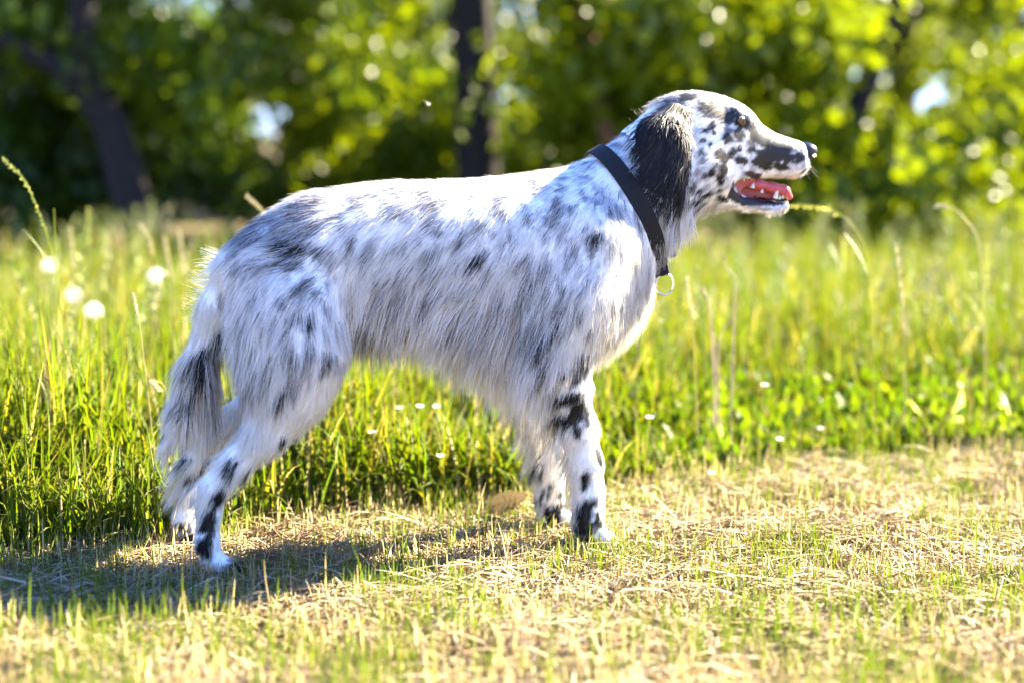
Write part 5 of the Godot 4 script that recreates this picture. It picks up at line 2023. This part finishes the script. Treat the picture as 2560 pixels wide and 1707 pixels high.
	[0.4063, 0.6773, 0.0193, 0.008, -10, 1, 1],
	[0.4521, 0.6715, 0.0298, 0.0116, -10, 1, 1],
	[0.4899, 0.6666, 0.0211, 0.008, -10, 0.88, 1],
	[0.3655, 0.6616, 0.0123, 0.0107, 30, 0.99, 1],
	[0.3625, 0.6449, 0.0114, 0.0107, 0, 1, 1],
	[0.3419, 0.6564, 0.0097, 0.0089, 0, 0.88, 1],
	[0.3281, 0.6527, 0.0105, 0.0071, -10, 0.66, 1],
	[0.3118, 0.6581, 0.0088, 0.0125, -20, 0.55, 1],
	[0.34, 0.6168, 0.0175, 0.0054, 15, 0.99, 1],
	[0.3204, 0.6239, 0.014, 0.0054, 15, 0.77, 1],
	[0.3142, 0.6011, 0.0175, 0.0062, 25, 0.935, 1],
	[0.337, 0.5993, 0.0105, 0.0045, 20, 0.77, 1],
	[0.3209, 0.5881, 0.014, 0.0054, 30, 0.66, 1],
	[0.3778, 0.6088, 0.0149, 0.0062, -15, 1, 1],
	[0.3653, 0.6235, 0.0088, 0.0045, 10, 0.66, 1],
	[0.3257, 0.7134, 0.0088, 0.0054, 30, 0.77, 1],
	[0.3396, 0.7073, 0.0061, 0.0045, 30, 0.88, 1],
	[0.3195, 0.6922, 0.0079, 0.008, 0, 0.66, 1],
	[0.3213, 0.677, 0.0088, 0.0062, 10, 0.55, 1],
	[0.5274, 0.682, 0.014, 0.0125, 0, 0.88, 1],
	[0.3523, 0.6693, 0.007, 0.0054, 0, 0.66, 1],
	[0.304, 0.6316, 0.0088, 0.0161, 0, 0.66, 1],
	[0.4619, 0.5908, 0.0263, 0.0045, -5, 0.495, 1],
	[0.5313, 0.699, 0.0105, 0.0071, -20, 0.77, 1],
	[0.4224, 0.6534, 0.0175, 0.0054, -5, 0.66, 1],
	[-0.5247, 0.1637, 0.0126, 0.0074, 30, 0.95, -1],
	[-0.556, 0.1315, 0.0134, 0.0089, 20, 0.95, -1],
	[-0.5515, 0.0943, 0.0104, 0.0104, -30, 0.95, -1],
	[-0.5695, 0.0259, 0.0097, 0.0178, -10, 0.95, -1],
	[0.1006, 0.0422, 0.0089, 0.0193, -10, 0.95, -1],
	[0.0754, 0.1699, 0.0149, 0.0104, 20, 0.6, -1],
	[0.0687, 0.2104, 0.0074, 0.0104, 0, 0.7, -1],
	[-0.5374, 0.3615, 0.0193, 0.0134, 40, 0.75, 2],
	[-0.5719, 0.2896, 0.0149, 0.0193, -20, 0.85, 2],
	[-0.5467, 0.3267, 0.0089, 0.0297, -10, 0.75, 2],
	[-0.5133, 0.3841, 0.0149, 0.0297, -15, 0.5, 2],
	[-0.6096, 0.2303, 0.0067, 0.0104, -15, 0.6, 2],
	[-0.5084, 0.4496, 0.0074, 0.0134, 0, 0.5, 2],
	[-0.557, 0.349, 0.0134, 0.0193, -20, 0.6, 2],
	[-0.529, 0.3187, 0.0104, 0.0446, -5, 0.5, 2],
]
const EYE_NEAR := Vector3(0.4037, 0.746, 0.0445)
const EYE_FAR := Vector3(0.4513, 0.7465, -0.0445)
const NOSE := Vector3(0.5541, 0.6916, 0)
const COLLAR_TOP := Vector3(0.1599, 0.6829, 0)
const COLLAR_LOW := Vector3(0.2579, 0.5019, 0)
const TUFT := Vector3(0.2952, 0.6077, 0.062)
const TONGUE := [
	[0.4246, 0.6383, 0, 0.0089],
	[0.4584, 0.6334, 0, 0.0089],
	[0.4881, 0.6268, 0, 0.0089],
	[0.5094, 0.6227, 0, 0.0082],
	[0.5208, 0.6108, 0, 0.0059],
]
const TEETH := [
	[0.487, 0.6086, 0.015, 0.4934, 0.6304, 0.015, 0.0045],
	[0.5037, 0.6081, 0.008, 0.506, 0.616, 0.008, 0.003],
	[0.496, 0.6068, 0.012, 0.4992, 0.6138, 0.012, 0.0026],
	[0.4203, 0.6545, 0.026, 0.4222, 0.6398, 0.026, 0.0048],
	[0.4346, 0.6498, 0.026, 0.4363, 0.6428, 0.026, 0.0033],
	[0.44, 0.6279, 0.02, 0.4431, 0.6379, 0.02, 0.0045],
	[0.4586, 0.6192, 0.02, 0.4601, 0.6261, 0.02, 0.0033],
]
